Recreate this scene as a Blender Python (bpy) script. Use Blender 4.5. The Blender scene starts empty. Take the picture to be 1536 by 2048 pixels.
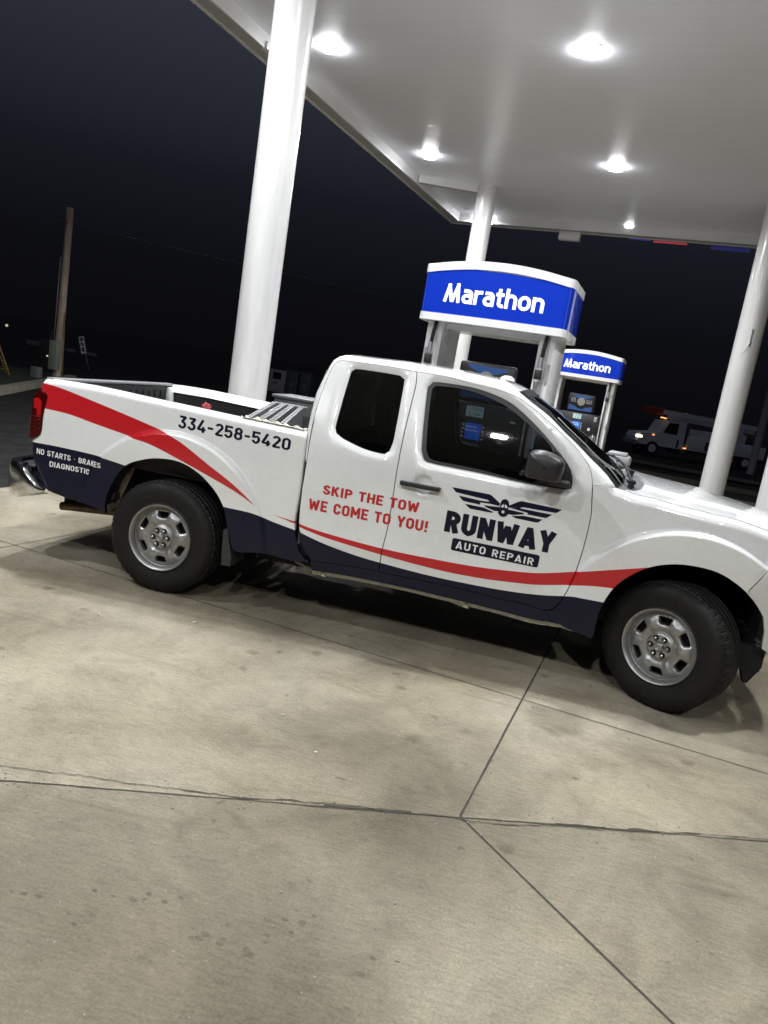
import bpy, bmesh, math, random
import numpy as np
from mathutils import Matrix, Vector
from mathutils.geometry import delaunay_2d_cdt
random.seed(7); rng = np.random.default_rng(5)
scene = bpy.context.scene
col = scene.collection
# ------------------------------------------------------------------ camera
cam_d = bpy.data.cameras.new('camera'); cam = bpy.data.objects.new('camera', cam_d); col.objects.link(cam)
cam_d.sensor_fit = 'HORIZONTAL'; cam_d.sensor_width = 36.0; cam_d.lens = 36.0*1464.2/1536.0
cam_d.clip_start = 0.05; cam_d.clip_end = 1500
YAW, PITCH, ROLL = math.radians(11.0171), math.radians(10.5215), math.radians(9.2731)
cam.matrix_world = (Matrix.Translation((2.3123, -4.3201, 1.6706)) @ Matrix.Rotation(YAW, 4, 'Z')
                    @ Matrix.Rotation(math.pi/2-PITCH, 4, 'X') @ Matrix.Rotation(ROLL, 4, 'Z'))
scene.camera = cam
# ------------------------------------------------------------------ night sky
world = bpy.data.worlds.new('World'); scene.world = world; world.use_nodes = True
wn = world.node_tree.nodes; wl = world.node_tree.links
bg = wn['Background']
tc = wn.new('ShaderNodeTexCoord'); sx = wn.new('ShaderNodeSeparateXYZ'); rp = wn.new('ShaderNodeValToRGB')
wl.new(tc.outputs['Generated'], sx.inputs[0]); wl.new(sx.outputs['Z'], rp.inputs[0]); wl.new(rp.outputs[0], bg.inputs[0])
SKY = [(0.0, (.0030, .0031, .0038)), (.10, (.0042, .0045, .0062)), (.2, (.0090, .0098, .0145)), (.34, (.026, .0285, .039)), (.55, (.056, .061, .080))]
rp.color_ramp.elements[0].position, rp.color_ramp.elements[0].color = SKY[0][0], SKY[0][1]+(1,)
rp.color_ramp.elements[1].position, rp.color_ramp.elements[1].color = SKY[-1][0], SKY[-1][1]+(1,)
for ps, c in SKY[1:-1]:
    e = rp.color_ramp.elements.new(ps); e.color = c+(1,)
bg.inputs[1].default_value = 1.0
scene.view_settings.view_transform = 'Standard'; scene.view_settings.look = 'None'
scene.view_settings.exposure = 0.0; scene.view_settings.gamma = 1.0
scene.cycles.max_bounces = 8; scene.cycles.transparent_max_bounces = 12
LAMP_W = 176.0      # watts of each canopy lamp
LENS_E = 75.0       # glow of the lamp lenses

# ------------------------------------------------------------------ materials
MATS = {}
def mat(name, color, rough=.5, metal=0., spec=.5, coat=0., emit=None, estr=0., noise=0., nscale=8., bump=0., bscale=40., coords='Object', stretch=None):
    if name in MATS: return MATS[name]
    m = bpy.data.materials.new(name); m.use_nodes = True; MATS[name] = m
    n, l = m.node_tree.nodes, m.node_tree.links
    b = n['Principled BSDF']
    b.inputs['Base Color'].default_value = tuple(color)+(1,)
    b.inputs['Roughness'].default_value = rough; b.inputs['Metallic'].default_value = metal
    b.inputs['Specular IOR Level'].default_value = spec; b.inputs['Coat Weight'].default_value = coat
    b.inputs['Coat Roughness'].default_value = .04
    if emit:
        b.inputs['Emission Color'].default_value = tuple(emit)+(1,); b.inputs['Emission Strength'].default_value = estr
    if noise or bump:
        t = n.new('ShaderNodeTexCoord'); mp = n.new('ShaderNodeMapping'); l.new(t.outputs[coords], mp.inputs[0])
        if stretch: mp.inputs['Scale'].default_value = stretch
    if noise:
        nz = n.new('ShaderNodeTexNoise'); nz.inputs['Scale'].default_value = nscale; nz.inputs['Detail'].default_value = 6
        nz.inputs['Roughness'].default_value = .65
        l.new(mp.outputs[0], nz.inputs['Vector'])
        mr = n.new('ShaderNodeMapRange'); l.new(nz.outputs[0], mr.inputs[0])
        mr.inputs[1].default_value = .3; mr.inputs[2].default_value = .7
        mr.inputs[3].default_value = 1-noise; mr.inputs[4].default_value = 1+noise*.4
        mx = n.new('ShaderNodeVectorMath'); mx.operation = 'SCALE'; mx.inputs[0].default_value = color
        l.new(mr.outputs[0], mx.inputs['Scale']); l.new(mx.outputs[0], b.inputs['Base Color'])
        rr = n.new('ShaderNodeMapRange'); l.new(nz.outputs[0], rr.inputs[0]); rr.inputs[1].default_value = .3; rr.inputs[2].default_value = .7
        rr.inputs[3].default_value = min(1, rough*1.25); rr.inputs[4].default_value = rough*.85
        l.new(rr.outputs[0], b.inputs['Roughness'])
    if bump:
        n2 = n.new('ShaderNodeTexNoise'); n2.inputs['Scale'].default_value = bscale; n2.inputs['Detail'].default_value = 4
        l.new(mp.outputs[0], n2.inputs['Vector'])
        bp = n.new('ShaderNodeBump'); bp.inputs['Strength'].default_value = bump; bp.inputs['Distance'].default_value = .01
        l.new(n2.outputs[0], bp.inputs['Height']); l.new(bp.outputs[0], b.inputs['Normal'])
    return m
def glass(name, tint, refl_rough=.02, ior=1.5):
    m = bpy.data.materials.new(name); m.use_nodes = True
    n, l = m.node_tree.nodes, m.node_tree.links; n.clear()
    o = n.new('ShaderNodeOutputMaterial'); mx = n.new('ShaderNodeMixShader'); t = n.new('ShaderNodeBsdfTransparent')
    g = n.new('ShaderNodeBsdfGlossy'); f = n.new('ShaderNodeFresnel')
    t.inputs[0].default_value = tuple(tint)+(1,); g.inputs['Roughness'].default_value = refl_rough; f.inputs[0].default_value = ior
    l.new(f.outputs[0], mx.inputs[0]); l.new(t.outputs[0], mx.inputs[1]); l.new(g.outputs[0], mx.inputs[2]); l.new(mx.outputs[0], o.inputs[0])
    return m
PAINT = mat('white_paint', (.77, .78, .775), .26, coat=1.0, noise=.06, nscale=2.2)
RED = mat('red_vinyl', (.50, .012, .018), .28, coat=.3)
NAVY = mat('navy_vinyl', (.0055, .0065, .021), .34, spec=.25, coat=.06)
WVINYL = mat('white_vinyl', (.8, .8, .8), .3)
BLACKP = mat('black_plastic', (.02, .02, .021), .42, noise=.2, nscale=30)
DARK = mat('dark_void', (.006, .006, .006), .9)
UNDER = mat('underbody', (.012, .012, .012), .8, noise=.4, nscale=9)
RUBBER = mat('window_rubber', (.018, .018, .019), .5)
CHROME = mat('chrome', (.78, .78, .79), .14, metal=1, noise=.06, nscale=12)
STEEL = mat('wheel_steel', (.36, .36, .355), .42, metal=.8, noise=.18, nscale=14)
NUT = mat('nut_steel', (.30, .30, .30), .25, metal=1)
LINER = mat('dirty_liner', (.16, .13, .085), .8, noise=.5, nscale=12)
MATB = mat('bedliner', (.012, .012, .013), .6, bump=.4, bscale=120)
MGREY = mat('grey_plastic', (.16, .16, .165), .5, noise=.15, nscale=20)
CABIN = mat('cabin_trim', (.014, .014, .016), .7)
LAMPRED = mat('lamp_red', (.050, .0015, .002), .12, coat=.6)
LAMPRED2 = mat('lamp_bright_red', (.42, .008, .010), .2)
GLASS_F = glass('door_glass', (.29, .315, .335)); GLASS_R = glass('privacy_glass', (.05, .05, .055)); GLASS_W = glass('windscreen_glass', (.26, .32, .30), .02, 1.16)

# ------------------------------------------------------------------ object helpers
WLOC = {}
def empty(name, loc, label, cat, group=None, rz=0.):
    o = bpy.data.objects.new(name, None); col.objects.link(o); o.location = loc; o.rotation_euler = (0, 0, rz)
    o.empty_display_size = .2; tag(o, label, cat, group); WLOC[o] = Vector(loc)
    return o
def tag(o, label=None, cat=None, group=None, kind=None):
    if label: o['label'] = label
    if cat: o['category'] = cat
    if group: o['group'] = group
    if kind: o['kind'] = kind
    return o
def root_loc(p):
    while p is not None and p.parent is not None: p = p.parent
    return WLOC.get(p, Vector((0, 0, 0))) if p is not None else Vector((0, 0, 0))
LOCAL = [False]
def mesh(name, V, F, m, parent=None, smooth=False, midx=None, label=None):
    V = np.asarray(V, float)
    if parent is not None and not LOCAL[0]: V = V-np.array(root_loc(parent))
    me = bpy.data.meshes.new(name); me.from_pydata(V.tolist(), [], [tuple(int(i) for i in f) for f in F])
    for mm in (m if isinstance(m, (list, tuple)) else [m]): me.materials.append(mm)
    if midx is not None: me.polygons.foreach_set('material_index', np.asarray(midx, dtype=np.int32))
    if smooth is not False and len(me.polygons):
        me.polygons.foreach_set('use_smooth', np.ones(len(me.polygons), bool))
        if smooth is not True: me.set_sharp_from_angle(angle=math.radians(smooth))
    me.update()
    o = bpy.data.objects.new(name, me); col.objects.link(o)
    if parent is not None: o.parent = parent
    if label: o['label'] = label
    return o
class MB:
    """collects shapes into one mesh"""
    def __init__(s): s.V = []; s.F = []; s.M = []
    def add(s, V, F, mi=0):
        k = len(s.V); s.V += [tuple(v) for v in V]; s.F += [tuple(i+k for i in f) for f in F]; s.M += [mi]*len(F); return s
    def box(s, c, d, mi=0, M=None, bev=0.):
        x, y, z = (a/2 for a in d)
        if bev <= 0:
            P = [Vector((sx*x, sy*y, sz*z)) for sx in (-1, 1) for sy in (-1, 1) for sz in (-1, 1)]
            F = [(0, 1, 3, 2), (4, 6, 7, 5), (0, 4, 5, 1), (2, 3, 7, 6), (0, 2, 6, 4), (1, 5, 7, 3)]
        else:
            bm = bmesh.new(); bmesh.ops.create_cube(bm, size=1.0)
            for v in bm.verts: v.co = Vector((v.co.x*2*x, v.co.y*2*y, v.co.z*2*z))
            bmesh.ops.bevel(bm, geom=bm.edges[:], offset=bev, segments=2, profile=.5, affect='EDGES')
            bm.verts.index_update(); P = [v.co.copy() for v in bm.verts]; F = [[v.index for v in f.verts] for f in bm.faces]; bm.free()
        if M is not None: P = [M @ p for p in P]
        c = Vector(c); return s.add([p+c for p in P], F, mi)
    def cyl(s, a, b, r0, r1=None, n=20, mi=0, caps=True):
        r1 = r0 if r1 is None else r1
        a, b = Vector(a), Vector(b); d = (b-a).normalized()
        u = d.orthogonal().normalized(); w = d.cross(u)
        P = []; F = []
        for k in range(n):
            t = 2*math.pi*k/n; e = u*math.cos(t)+w*math.sin(t); P += [a+e*r0, b+e*r1]
        for k in range(n):
            j = (k+1) % n; F.append((2*k, 2*j, 2*j+1, 2*k+1))
        if caps: F += [tuple(range(0, 2*n, 2))[::-1], tuple(range(1, 2*n, 2))]
        return s.add(P, F, mi)
    def tube(s, pts, r, n=10, mi=0):
        pts = [Vector(p) for p in pts]; P = []; F = []; u = None
        for i, p in enumerate(pts):
            d = (pts[min(i+1, len(pts)-1)]-pts[max(i-1, 0)]).normalized()
            u = d.orthogonal().normalized() if u is None else (u-d*u.dot(d)).normalized()
            w = d.cross(u); rr = r[i] if isinstance(r, (list, tuple)) else r
            for k in range(n): t = 2*math.pi*k/n; P.append(p+(u*math.cos(t)+w*math.sin(t))*rr)
        for i in range(len(pts)-1):
            for k in range(n): j = (k+1) % n; F.append((i*n+k, i*n+j, (i+1)*n+j, (i+1)*n+k))
        F += [tuple(range(n))[::-1], tuple(range((len(pts)-1)*n, len(pts)*n))]
        return s.add(P, F, mi)
    def grid(s, G, mi=0, flip=False):
        G = np.asarray(G, float); a, b = G.shape[:2]; F = []
        for i in range(a-1):
            for j in range(b-1):
                f = (i*b+j, (i+1)*b+j, (i+1)*b+j+1, i*b+j+1); F.append(f[::-1] if flip else f)
        return s.add(G.reshape(-1, 3), F, mi)
    def prism(s, poly, y0, y1, mi=0, axis='y'):
        n = len(poly)
        P = [(a, y0, b) for a, b in poly]+[(a, y1, b) for a, b in poly]
        if axis == 'z': P = [(a, b, y0) for a, b in poly]+[(a, b, y1) for a, b in poly]
        if axis == 'x': P = [(y0, a, b) for a, b in poly]+[(y1, a, b) for a, b in poly]
        F = [tuple(range(n)), tuple(range(n, 2*n))[::-1]]+[(i, i+n, (i+1) % n+n, (i+1) % n) for i in range(n)]
        return s.add(P, F, mi)
    def make(s, name, m, parent=None, smooth=False, label=None, fix=True):
        o = mesh(name, s.V, s.F, m, parent, smooth, s.M, label)
        if fix:
            bm = bmesh.new(); bm.from_mesh(o.data); bmesh.ops.recalc_face_normals(bm, faces=bm.faces[:]); bm.to_mesh(o.data); bm.free()
            if smooth is not False and smooth is not True: o.data.set_sharp_from_angle(angle=math.radians(smooth))
        return o
def lathe(prof, n=48, axis='y'):
    """prof: (r, h) rows; returns V, F about the y axis"""
    V = []; F = []; m = len(prof)
    for k in range(n):
        t = 2*math.pi*k/n
        for r, h in prof: V.append((r*math.cos(t), h, r*math.sin(t)) if axis == 'y' else (r*math.cos(t), r*math.sin(t), h))
    for k in range(n):
        j = (k+1) % n
        for i in range(m-1): F.append((k*m+i, k*m+i+1, j*m+i+1, j*m+i))
    return V, F
def inside(P, poly):
    P = np.asarray(P, float); q = np.asarray(poly, float); x, y = P[:, 0], P[:, 1]; r = np.zeros(len(P), bool)
    j = len(q)-1
    for i in range(len(q)):
        xi, yi, xj, yj = q[i, 0], q[i, 1], q[j, 0], q[j, 1]
        c = ((yi > y) != (yj > y)); 
        with np.errstate(divide='ignore', invalid='ignore'):
            r ^= c & (x < (xj-xi)*(y-yi)/(yj-yi)+xi)
        j = i
    return r
def dist_poly(P, line):
    P = np.asarray(P, float); L = np.asarray(line, float); d = np.full(len(P), 1e9)
    for a, b in zip(L[:-1], L[1:]):
        e = b-a; t = np.clip(((P-a)@e)/max(e@e, 1e-12), 0, 1); d = np.minimum(d, np.linalg.norm(P-a-t[:, None]*e, axis=1))
    return d
def smoothline(p, step=.03, closed=False):
    p = np.asarray(p, float); n = len(p); out = []
    rngi = range(n if closed else n-1)
    for i in rngi:
        if closed: a, b, c, d = p[(i-1) % n], p[i], p[(i+1) % n], p[(i+2) % n]
        else: a, b, c, d = p[max(i-1, 0)], p[i], p[i+1], p[min(i+2, n-1)]
        k = max(1, int(np.linalg.norm(c-b)/step))
        for s in range(k):
            t = s/k
            m0 = (c-a)/2; m1 = (d-b)/2
            out.append(tuple((2*t**3-3*t**2+1)*b+(t**3-2*t**2+t)*m0+(-2*t**3+3*t**2)*c+(t**3-t**2)*m1))
    if not closed: out.append(tuple(p[-1]))
    return out
def dens(p, step=.04, closed=True):
    out = []; n = len(p)
    for i in range(n if closed else n-1):
        a, b = np.array(p[i]), np.array(p[(i+1) % n]); k = max(1, int(np.linalg.norm(b-a)/step))
        out += [tuple(a+(b-a)*s/k) for s in range(k)]
    if not closed: out.append(tuple(p[-1]))
    return out
def cdt(polys, extra=(), keep=None):
    """triangulate closed polygons + loose points; keep(centroids)->mask. returns 2d verts, tris"""
    V = []; E = []
    for q in polys:
        k = len(V); V += [Vector((a, b)) for a, b in q]; E += [(k+i, k+(i+1) % len(q)) for i in range(len(q))]
    V += [Vector((a, b)) for a, b in extra]
    r = delaunay_2d_cdt(V, E, [], 0, 1e-5)
    P = np.array([(v.x, v.y) for v in r[0]]); T = np.array([f for f in r[2] if len(f) == 3], int)
    a = P[T]; ar = (a[:, 1, 0]-a[:, 0, 0])*(a[:, 2, 1]-a[:, 0, 1])-(a[:, 2, 0]-a[:, 0, 0])*(a[:, 1, 1]-a[:, 0, 1])
    T[ar < 0] = T[ar < 0][:, ::-1]
    T = T[np.abs(ar) > 1e-9]
    cen = P[T].mean(1)
    if keep is not None: T = T[keep(cen)]
    used = np.unique(T); new = np.zeros(len(P), int); new[used] = np.arange(len(used))
    return P[used], new[T]
# ------------------------------------------------------------------ lettering: stroke-drawn letters, joined outlines
def arc(cx, cy, rx, ry, a0, a1, n=9):
    return [(cx+rx*math.cos(math.radians(a0+(a1-a0)*i/n)), cy+ry*math.sin(math.radians(a0+(a1-a0)*i/n))) for i in range(n+1)]
def rr(l, b, r, t, R):
    R = min(R, (r-l)/2, (t-b)/2)
    return arc(r-R, t-R, R, R, 0, 90, 6)+arc(l+R, t-R, R, R, 90, 180, 6)+arc(l+R, b+R, R, R, 180, 270, 6)+arc(r-R, b+R, R, R, 270, 360, 6)
def glyph(c, w):
    h = w/2; b = h; t = 1-h; m = .5
    def W(x): return x, h, x-h
    if c == ' ': return .3, []
    if c == '-': return .42, [([(.04, .46), (.38, .46)], 0)]
    if c == '.': return .34, [([(.17-.01, .5-w*.35), (.17-.01, .5+w*.35)], 0)]          # raised dot
    if c == '!': return .26, [([(.13, .34), (.13, 1)], 0), ([(.13, 0), (.13, w*1.05)], 0)]
    if c == '&': return .62, [([(.6, 0), (.14, .62)]+arc(.28, .76, .17, .17, 200, -20)+[(.12, .38)]+arc(.27, .24, .2, .19, 160, 330), 0)]
    if c in 'OQ0D':
        x, l, r = W({'O': .60, 'Q': .60, '0': .54, 'D': .60}[c])
        if c == 'D': return x, [([(l, b), (l, t)]+arc(r-.24, t-.24, .24, .24, 90, 0)+arc(r-.24, b+.24, .24, .24, 0, -90), 1)]
        return x, [(rr(l, b, r, t, .25), 1)]
    if c == 'C':
        x, l, r = W(.58); return x, [(arc(r-.22, t-.22, .22, .22, -8, 90)+arc(l+.22, t-.22, .22, .22, 90, 180)+arc(l+.22, b+.22, .22, .22, 180, 270)+arc(r-.22, b+.22, .22, .22, 270, 368), 0)]
    if c == 'G':
        x, l, r = W(.60); return x, [(arc(r-.22, t-.22, .22, .22, 0, 90)+arc(l+.22, t-.22, .22, .22, 90, 180)+arc(l+.22, b+.22, .22, .22, 180, 270)+arc(r-.22, b+.22, .22, .22, 270, 360)+[(r, .46), (r-.24, .46)], 0)]
    if c == 'U': x, l, r = W(.60); return x, [([(l, 1)]+arc(l+.23, b+.23, .23, .23, 180, 270)+arc(r-.23, b+.23, .23, .23, 270, 360)+[(r, 1)], 0)]
    if c == 'J': x, l, r = W(.5); return x, [([(r, 1)]+arc(r-.2, b+.2, .2, .2, 0, -170), 0)]
    if c == 'I': return w*1.25, [([(w*.62, 0), (w*.62, 1)], 0)]
    if c == 'L': x, l, r = W(.5); return x, [([(l, 1), (l, b), (r+h, b)], 0)]
    if c == 'T': x, l, r = W(.56); return x, [([(l-h, t), (r+h, t)], 0), ([(x/2, 0), (x/2, t)], 0)]
    if c == 'E': x, l, r = W(.53); return x, [([(r+h, t), (l, t), (l, b), (r+h, b)], 0), ([(l, m), (r+h*.5, m)], 0)]
    if c == 'F': x, l, r = W(.5); return x, [([(r+h, t), (l, t), (l, 0)], 0), ([(l, m-.02), (r+h*.5, m-.02)], 0)]
    if c == 'H': x, l, r = W(.61); return x, [([(l, 0), (l, 1)], 0), ([(r, 0), (r, 1)], 0), ([(l, m), (r, m)], 0)]
    if c in 'PRB':
        x, l, r = W(.585); R = (t-m+.02)/2; mm = t-2*R
        s = [([(l, 0), (l, t)]+arc(r-R, t-R, R, R, 90, -90)+[(l, mm)], 0)]
        if c == 'R': s.append(([(l+.2, mm), (r-.0, 0)], 0))
        if c == 'B':
            R2 = (mm-b)/2; s = [([(l, b), (l, t)]+arc(r-.03-R, t-R, R, R, 90, -90)+[(l, mm)], 0), ([(l, mm)]+arc(r-R2, b+R2, R2, R2, 90, -90)+[(l, b)], 0)]
        return x, s
    if c == 'S':
        x, l, r = W(.57); R = .205
        return x, [(arc(r-R, t-R, R, R, 12, 90)+arc(l+R, t-R, R, R, 90, 205)+[(l+.13, .57), (r-.13, .43)]+arc(r-R, b+R, R, R, 25, -90)+arc(l+R, b+R, R, R, 270, 168), 0)]
    if c == 'K': x, l, r = W(.6); return x, [([(l, 0), (l, 1)], 0), ([(r+.01, 1), (l+.02, .42)], 0), ([(l+.17, .56), (r+.03, 0)], 0)]
    if c == 'N': x, l, r = W(.62); return x, [([(l, 0), (l, 1)], 0), ([(r, 0), (r, 1)], 0), ([(l+.0, 1-h*.4), (r-.0, h*.4)], 0)]
    if c == 'M': x, l, r = W(.74); return x, [([(l, 0), (l, 1)], 0), ([(r, 0), (r, 1)], 0), ([(l, 1-h*.5), (x/2, .3), (r, 1-h*.5)], 0)]
    if c == 'W': x = .88; return x, [([(h, 1), (.25, h*.3), (.44, .82), (.63, h*.3), (x-h, 1)], 0)]
    if c == 'V': x = .62; return x, [([(h, 1), (x/2, 0), (x-h, 1)], 0)]
    if c == 'A': x = .66; return x, [([(h*.9, 0), (x/2, 1-h*.25), (x-h*.9, 0)], 0), ([(.17, .24), (.49, .24)], 0)]
    if c == 'Y': x = .62; return x, [([(h*.8, 1), (x/2, .42), (x-h*.8, 1)], 0), ([(x/2, 0), (x/2, .45)], 0)]
    if c == 'X': x = .6; return x, [([(h, 0), (x-h, 1)], 0), ([(h, 1), (x-h, 0)], 0)]
    if c == '1': return .36, [([(.24, 0), (.24, t), (.06, .80)], 0)]
    if c == '2': x, l, r = W(.53); R = .2; return x, [(arc(l+R, t-R, R, R, 170, 90)+arc(r-R, t-R, R, R, 90, -28)+[(l+.01, b), (r+h, b)], 0)]
    if c == '3': x, l, r = W(.53); return x, [([(l-.03, t), (r, t), (l+.17, .60)]+arc(r-.21, b+.225, .21, .225, 80, -90)+arc(l+.2, b+.2, .2, .2, 270, 182), 0)]
    if c == '4': x = .56; return x, [([(.34, 1), (.07, .20+h*.4), (x, .20+h*.4)], 0), ([(.40, 0), (.40, .46)], 0)]
    if c == '5': x, l, r = W(.53); return x, [([(r+h*.6, t), (l, t), (l, .53)]+arc(l+.2, .40, .18, .18, 130, 90)+arc(r-.2, b+.265, .2, .265, 82, -90)+arc(l+.2, b+.2, .2, .2, 270, 182), 0)]
    if c == '6': x, l, r = W(.53); return x, [(rr(l, b, r, .60, .2), 1), ([(l, .36), (r-.08, 1)], 0)]
    if c == '7': x, l, r = W(.5); return x, [([(l-h, t), (r, t), (l+.1, 0)], 0)]
    if c == '8': x, l, r = W(.54); return x, [(rr(l+.02, .52, r-.02, t, .2), 1), (rr(l, b, r, .54, .21), 1)]
    if c == '9': x, l, r = W(.53); return x, [(rr(l, .40, r, t, .2), 1), ([(r, .64), (l+.08, 0)], 0)]
    # lower case, bold round letters (x-height .72)
    X = .74; x, l, r = W(.60); t = X-h
    if c == 'a': return .58, [(rr(l, b, .58-h, .44-h*.2, .18), 1), ([(.58-h, 0), (.58-h, .5)]+arc(.30, t-.17, .58-h-.30, .17, 0, 90)+[(.08, t)], 0)]
    if c == 'r': return .42, [([(h, 0), (h, X)], 0), ([(h, .42)]+arc(.34, t-.17, .34-h, .17, 180, 90)+[(.44, t)], 0)]
    if c == 't': return .42, [([(.18, .95), (.18, .24)]+arc(.34, b+.13, .16, .13, 180, 270)+[(.42, b)], 0), ([(0, t), (.41, t)], 0)]
    if c == 'h': return .60, [([(h, 0), (h, 1)], 0), ([(h, .4)]+arc(.31, t-.2, .31-h, .2, 180, 90)+arc(.6-h-.2, t-.2, .2, .2, 90, 0)+[(.6-h, 0)], 0)]
    if c == 'n': return .60, [([(h, 0), (h, X)], 0), ([(h, .4)]+arc(.31, t-.2, .31-h, .2, 180, 90)+arc(.6-h-.2, t-.2, .2, .2, 90, 0)+[(.6-h, 0)], 0)]
    if c == 'o': return .62, [(rr(h, b, .62-h, t, .25), 1)]
    return .5, []
def stroke_quads(pts, closed, w):
    # split at sharp corners so every leg keeps its full width
    if not closed:
        p = [np.array(q, float) for q in pts]; cuts = [0]
        for i in range(1, len(p)-1):
            a, b = p[i]-p[i-1], p[i+1]-p[i]; c = a@b/max(np.linalg.norm(a)*np.linalg.norm(b), 1e-9)
            if c < -.25: cuts.append(i)
        cuts.append(len(p)-1)
        if len(cuts) > 2:
            out = []
            for i, j in zip(cuts[:-1], cuts[1:]): out += stroke_quads(pts[i:j+1], 0, w)
            for i in cuts[1:-1]:
                a = (p[i]-p[i-1])/np.linalg.norm(p[i]-p[i-1]); b = (p[i+1]-p[i])/np.linalg.norm(p[i+1]-p[i])
                na, nb = np.array((-a[1], a[0]))*w/2, np.array((-b[1], b[0]))*w/2
                if a[0]*b[1]-a[1]*b[0] > 0: na, nb = -na, -nb
                out.append([tuple(p[i]+na), tuple(p[i]+nb), tuple(p[i])])
            return out
    p = [np.array(q, float) for q in pts]
    p = [q for i, q in enumerate(p) if i == 0 or np.linalg.norm(q-p[i-1]) > 1e-5]
    if closed and np.linalg.norm(p[0]-p[-1]) < 1e-5: p.pop()
    n = len(p); off = []
    for i in range(n):
        a = p[i-1] if (i > 0 or closed) else None; c = p[(i+1) % n] if (i < n-1 or closed) else None
        d0 = None if a is None else (p[i]-a)/np.linalg.norm(p[i]-a); d1 = None if c is None else (c-p[i])/np.linalg.norm(c-p[i])
        if d0 is None: d0 = d1
        if d1 is None: d1 = d0
        n0 = np.array((-d0[1], d0[0])); n1 = np.array((-d1[1], d1[0])); mv = n0+n1; L = np.linalg.norm(mv)
        if L < 1e-3: mv = n0; k = 1
        else: mv = mv/L; k = min(1/max(mv@n0, .3), 2.2)
        off.append(mv*k*w/2)
    return [[tuple(p[i]+off[i]), tuple(p[(i+1) % n]+off[(i+1) % n]), tuple(p[(i+1) % n]-off[(i+1) % n]), tuple(p[i]-off[i])] for i in range(n if closed else n-1)]
def text_tris(s, w=.17, gap=.10, special=None):
    """flat triangles of a word, cap height 1; returns verts (n,2), tris, width"""
    VV = []; TT = []; x = 0.; k = 0
    for ch in s:
        if special and ch in special: W, st = special[ch]
        else: W, st = glyph(ch, w)
        Q = [q for pts, cl in st for q in stroke_quads(pts, cl, w)]
        if Q:
            Q = [dens(q, .14) for q in Q]
            gx, gy = np.meshgrid(np.arange(.02, W, .12), np.arange(.03, 1, .12)); g_ = np.c_[gx.ravel(), gy.ravel()]; g_ = g_[np.any([inside(g_, q) for q in Q], axis=0)]
            P, T = cdt(Q, [tuple(v) for v in g_], keep=lambda c: np.any([inside(c, q) for q in Q], axis=0))
            VV.append(P+np.array((x, 0))); TT.append(T+k); k += len(P)
        x += W+gap
    return np.concatenate(VV), np.concatenate(TT), x-gap
def place_quad(P, wid, q):
    """map text space (0..wid, 0..1) to the quad TL,BL,TR,BR"""
    TL, BL, TR, BR = (np.array(a, float) for a in q); u = (P[:, :1]/wid); v = P[:, 1:2]
    return (BL*(1-u)+BR*u)*(1-v)+(TL*(1-u)+TR*u)*v

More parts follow.
